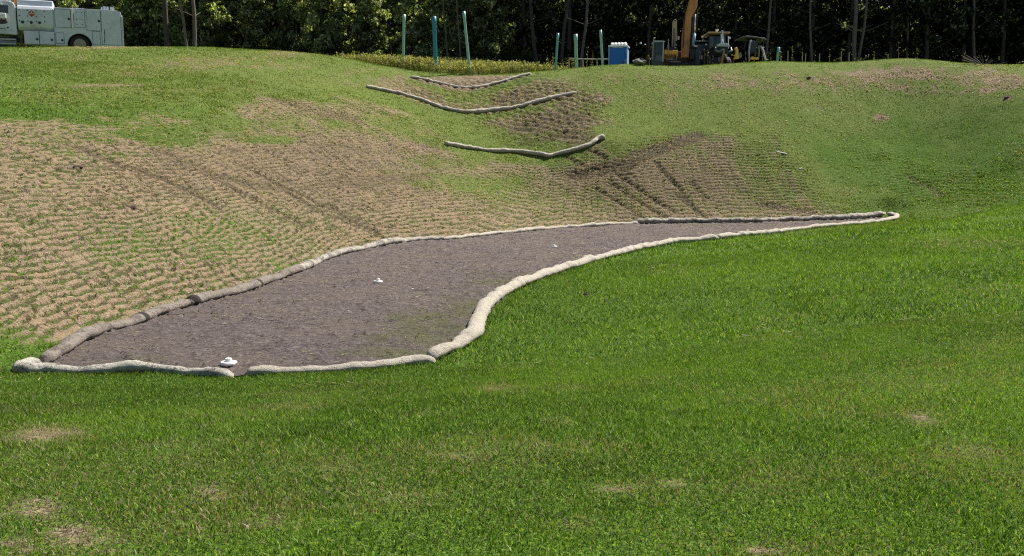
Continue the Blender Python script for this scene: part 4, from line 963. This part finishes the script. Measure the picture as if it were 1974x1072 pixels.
S1 = weed_set(X, Y, (.32+.42*rng.random(len(X)))*(.7+.5*fbm(X*.5,Y*.5,91)), 7, [(.34,.30,.13),(.17,.19,.06),(.12,.16,.045),(.38,.32,.18),(.21,.22,.07),(.46,.38,.16)], .065)
wd = grass_object('weeds', [S1]); wd['label'] = 'waist high yellow green weeds on the flat beyond the swale'; wd['category'] = 'weeds'
N = 600; X = 2+rng.random(N)*30; Y = 57+rng.random(N)*7; k = rng.random(N) < np.where((X < 5) , .9, .22); X, Y = X[k], Y[k]
S2 = weed_set(X, Y, .5+.8*rng.random(len(X))**1.5, 7, [(.30,.24,.13),(.22,.18,.10),(.14,.15,.06)], .06)
N = 2500; X = rng.random(N)*60-32; Y = 68+rng.random(N)*8; S3 = weed_set(X, Y, .3+.8*rng.random(len(X)), 6, [(.08,.11,.03),(.14,.14,.06),(.05,.08,.02)], .10)
dw = grass_object('dry_weeds', [S2, S3]); dw['label'] = 'sparse dry weed stalks along the crest and edge of the woods'; dw['category'] = 'weeds'

# ---------------------------------------------------------------- trees
def leaf_cloud(cs, rs, n, size, colr, flat=.8):
    """cs: clump centres (k,3), rs: radii; leaf quads through the volume"""
    k = rng.integers(0, len(cs), n); d = rng.normal(size=(n,3)); d /= np.linalg.norm(d, axis=1)[:,None]
    r = rng.random(n)**.45; c = cs[k]+d*(rs[k]*r)[:,None]*np.array([1,1,flat])
    a = rng.normal(size=(n,3)); a /= np.linalg.norm(a, axis=1)[:,None]; b = np.cross(a, rng.normal(size=(n,3))); b /= np.linalg.norm(b, axis=1)[:,None]+1e-6
    s = (size*(.5+.9*rng.random(n)))[:,None]
    V = np.stack([c-a*s, c-b*s*.55, c+a*s, c+b*s*.55], 1).reshape(-1,3)
    tone = (.55+.8*rng.random((len(cs),1)))[k]; C = np.array(colr)[rng.integers(0,len(colr),n)]*(.6+.8*rng.random((n,1)))*tone
    C = np.repeat(np.concatenate([C, np.ones((n,1))],1), 4, 0)
    return V, C
def trunk_mesh(h, r, bend, seed, limbs=7, limb_from=.3, limb_len=2.2):
    rr = random.Random(seed); m = MB(); P = []
    ax, ay = rr.uniform(-1,1)*bend, rr.uniform(-.5,.5)*bend
    for i in range(9):
        t = i/8; P.append((ax*t*t+.08*math.sin(t*7+seed), ay*t, h*t))
    for i in range(8):
        r0 = r*(1-.8*i/8)*(1.35 if i == 0 else 1); r1 = r*(1-.8*(i+1)/8); m.tube(P[i], P[i+1], r0, r1, 8, False)
    for k in range(limbs):
        t = limb_from+(.95-limb_from)*k/limbs; i = min(7, int(t*8)); b = Vector(P[i]); a = rr.uniform(0, 6.28); L = limb_len*(1.2-t)*rr.uniform(.6,1.2)
        e = b+Vector((math.cos(a)*L, math.sin(a)*L, L*.5)); m.tube(b, e, r*.28*(1-t*.5), r*.08, 5, False); m.tube(e, e+Vector((math.cos(a+.6)*L*.4, math.sin(a+.6)*L*.4, L*.3)), r*.08, .01, 4, False)
    me = bpy.data.meshes.new('trunk'); me.from_pydata(m.v, [], m.f); me.polygons.foreach_set('use_smooth', [True]*len(me.polygons)); me.update(); return me
def tree_variant(kind, seed):
    rr = np.random.default_rng(seed)
    if kind == 'leafy':      # leaves down to the ground
        h = 13.5; n = 80; z = .2+rr.random(n)**1.15*11.6; ra = (2.7-.13*z).clip(.7,2.6)*rr.random(n)**.5; a = rr.random(n)*6.28
        cs = np.stack([np.cos(a)*ra, np.sin(a)*ra, z], 1); rs = .45+.65*rr.random(n)
        V, C = leaf_cloud(cs, rs, 8200, .215, [(.15,.21,.085),(.09,.13,.05),(.27,.30,.16),(.46,.46,.32)]); tk = trunk_mesh(11.5, .17, .8, seed)
        tk.materials.append(M['bark'])
    elif kind == 'airy':     # visible trunk, small leaf groups
        h = 15; n = 42; z = 1.2+rr.random(n)*13.5; ra = 2.4*rr.random(n)**.5; a = rr.random(n)*6.28
        cs = np.stack([np.cos(a)*ra, np.sin(a)*ra, z], 1); rs = .35+.55*rr.random(n)
        V, C = leaf_cloud(cs, rs, 4200, .12, [(.055,.08,.025),(.035,.06,.02),(.11,.12,.045)]); tk = trunk_mesh(15, .17, 1.2, seed, 9)
        tk.materials.append(M['bark'])
    elif kind == 'dark':     # tall conifer with dense dark crown and thin lower twigs
        h = 17; n = 60; z = np.concatenate([3.5+rr.random(46)*13, .5+rr.random(14)*5]); ra = (3.2-.13*z).clip(.6,2.6)*rr.random(n)**.5; a = rr.random(n)*6.28
        cs = np.stack([np.cos(a)*ra, np.sin(a)*ra, z], 1); rs = .5+.55*rr.random(n); rs[46:] *= .7
        V, C = leaf_cloud(cs, rs, 5500, .17, [(.022,.036,.022),(.016,.028,.018),(.035,.045,.028),(.02,.034,.02),(.20,.21,.13)], .5); tk = trunk_mesh(16.5, .18, .6, seed, 12, .15)
        tk.materials.append(M['bark'])
    elif kind == 'shrub':
        n = 12; z = .2+rr.random(n)*1.5; ra = 1.0*rr.random(n)**.5; a = rr.random(n)*6.28
        cs = np.stack([np.cos(a)*ra, np.sin(a)*ra, z], 1); rs = .3+.35*rr.random(n)
        V, C = leaf_cloud(cs, rs, 1500, .11, [(.06,.09,.025),(.10,.12,.04),(.04,.06,.02)]); tk = trunk_mesh(1.6, .04, .3, seed, 6, .2, .8)
        tk.materials.append(M['bark'])
    Fq_ = np.arange(len(V)).reshape(-1,4)
    cm = npmesh('crown', V, Fq_, M['leaf'], False, {'tint': C}, 4)
    return cm, tk
VAR = {k: [tree_variant(k, s+i) for i in range(c)] for k, s, c in (('leafy',100,4),('airy',200,3),('dark',300,4),('shrub',400,3))}
def tree(kind, x, y, i, sc, label, group, name=None, cat='tree'):
    cm, tk = VAR[kind][i % len(VAR[kind])]
    r_ = empty(name or ('conifer_tree' if kind == 'dark' else 'leafy_tree'), (x, y, float(H(np.clip(x,-69,69), min(y,110)))-.05), rng.random()*6.28, label, cat, group)
    r_.scale = (sc, sc, sc*rng.uniform(.92,1.1)); link('trunk', tk, r_); link('crown', cm, r_); return r_
cnt = 0
for row, (y0, step) in enumerate(((76.5,2.9),(80.5,3.0),(85,3.1),(90,3.1),(95,3.1),(100,3.1))):
    x = -52-row*3
    while x < 56+row*4:
        yy = y0+rng.uniform(-1.2,1.2); px_ = FW/2+F*x/yy*1.01
        if px_ < 1010: kind = 'leafy' if (row == 0 and not 300 < px_ < 385) or rng.random() < .75 else 'airy'
        else: kind = 'dark'
        if row >= 3: kind = 'dark'
        if px_ < 1010: lab = 'green broadleaved tree in the dense wood on the left, behind the truck and weeds' if kind != 'dark' else 'dark tree deep in the wood behind the green broadleaved edge'; gr = 'broadleaved trees of the wood' if kind != 'dark' else 'dark trees deep in the wood'
        else: lab = 'tall dark shaded tree of the wood behind the toilet, machines and right crest'; gr = 'dark trees of the right wood'
        fsc = (.70,.82,.92,1,1,1)[row] if px_ < 1010 else 1
        tree(kind, x, yy, int(rng.integers(0,9)), rng.uniform(.85,1.15)*fsc, lab, gr); cnt += 1
        x += step*rng.uniform(.75,1.25)
for k in range(34):
    x = rng.uniform(-44, 46); yy = rng.uniform(73.5, 77); px_ = FW/2+F*x/yy
    if 770 < px_ < 1100 and rng.random() < .6: continue
    tree('shrub', x, yy, k, rng.uniform(.7,1.5) if px_ < 1050 else rng.uniform(.6,1.0), 'leafy shrub at the foot of the trees along the wood edge', 'shrubs along the wood edge', 'shrub', 'shrub')
# trunks that stand out
def trunk_tree(pb, pt, Y, wpx, label, pale=True, top=16):
    b0 = at(pb[0], pb[1], Y); t0 = at(pt[0], pt[1], Y); gz = float(H(b0.x, b0.y)); d = (t0-b0)/(t0.z-b0.z)
    r_ = empty('tall_tree', (b0.x-d.x*(b0.z-gz), Y, gz-.1), 0, label, 'tree', None)
    rad = wpx*Y/F/2; m = MB(); n = 12; rr = random.Random(pb[0]); P = []
    for i in range(n+1):
        h = top*i/n; P.append((d.x*h+.06*math.sin(i*1.3+pb[0]), .05*math.sin(i), h))
    for i in range(n): m.tube(P[i], P[i+1], rad*(1.25-.75*i/n), rad*(1.25-.75*(i+1)/n), 9, False)
    for k in range(10):
        i = 3+k*.85; b = Vector(P[min(n,int(i))]); a = rr.uniform(0,6.28); L = rr.uniform(.8,2.0); m.tube(b, b+Vector((math.cos(a)*L, math.sin(a)*L, L*.4)), rad*.25, .015, 5, False)
    m.build('trunk', 'barkpale' if pale else 'bark', r_, 0, True)
    k = 26; rr2 = np.random.default_rng(pb[0]); z = top*.62+rr2.random(k)*top*.42; a = rr2.random(k)*6.28; ra = 2.2*rr2.random(k)**.5
    cs = np.stack([np.cos(a)*ra+d.x*z, np.sin(a)*ra, z], 1)
    V, C = leaf_cloud(cs, .5+.6*rr2.random(k), 3000, .14, [(.05,.08,.025),(.035,.055,.02),(.09,.10,.04)])
    link('crown', npmesh('crown', V, np.arange(len(V)).reshape(-1,4), M['leaf'], False, {'tint': C}, 4), r_)
trunk_tree((362,98),(346,0),72,5.0,'tall tree with pale slanting trunk, left one of the pair right of the truck')
trunk_tree((375,98),(372,0),72.5,6.5,'tall tree with thick straight pale trunk, right one of the pair right of the truck')
trunk_tree((320,98),(319,0),74,9,'tall tree with thick dark trunk between the truck and the pale pair',False)
trunk_tree((886,112),(882,0),73,2.4,'thin pale sapling trunk just left of the leaning green pipe')
trunk_tree((861,112),(858,50),73.5,2.6,'thin pale trunk beside the thick blue pipe')
trunk_tree((1082,115),(1095,0),74,6,'tree with a dark kinked trunk behind the short teal pipe',False)
trunk_tree((1122,115),(1132,0),73.5,5,'tree with slanting grey trunk between the short pipes')
trunk_tree((1475,115),(1487,0),74,4.5,'tree with slanting grey trunk behind the rightmost machine')
trunk_tree((1565,116),(1562,0),74,4,'thin grey trunk right of the lone teal pipe')
trunk_tree((1648,116),(1649,0),73,7.5,'tree with the thickest straight grey trunk on the right')
trunk_tree((1656,116),(1671,0),73.5,4.5,'slanting pale trunk crossing beside the thickest grey one')
trunk_tree((1750,116),(1749,40),75,3,'thin grey trunk standing alone in the dark right wood')
trunk_tree((1880,122),(1876,0),76,5,'grey trunk far right above the dead branches')
trunk_tree((1031,112),(1024,0),75,7,'tree with a broad dark trunk right of the yellow weeds',False)
# dead branches on the right crest
BR = MB(); rr = random.Random(5); pb = cast(1925, 133)
for k in range(16):
    a = rr.uniform(2.0, 3.6) if k < 10 else rr.uniform(0,6.28); L = rr.uniform(.4, 1.5); e = Vector((math.cos(a)*L, rr.uniform(-.3,.5), rr.uniform(.3,.9)))
    BR.path([(0,0,0), tuple(e*.5+Vector((0,0,.12))), tuple(e)], .018, 5)
o = BR.build('dead_branch', 'barkpale'); o.location = pb+Vector((0,1.5,0)); tag(o, 'tangle of bare dead twigs on the far right crest', 'branches')

# far wood behind the tree rows, reads as one dark mass
rr3 = np.random.default_rng(77); k = 900; cs = np.stack([rr3.uniform(-80,85,k), rr3.uniform(104,112,k), 9+rr3.random(k)**1.3*13], 1)
V, C = leaf_cloud(cs, 1.2+1.3*rr3.random(k), 60000, .42, [(.02,.035,.016),(.03,.045,.02),(.014,.026,.013)])
fw = link('distant_wood', npmesh('distant_wood', V, np.arange(len(V)).reshape(-1,4), M['leaf'], False, {'tint': C}, 4)); tag(fw, 'dark mass of far woodland behind the tree rows', 'woodland', None, 'stuff')
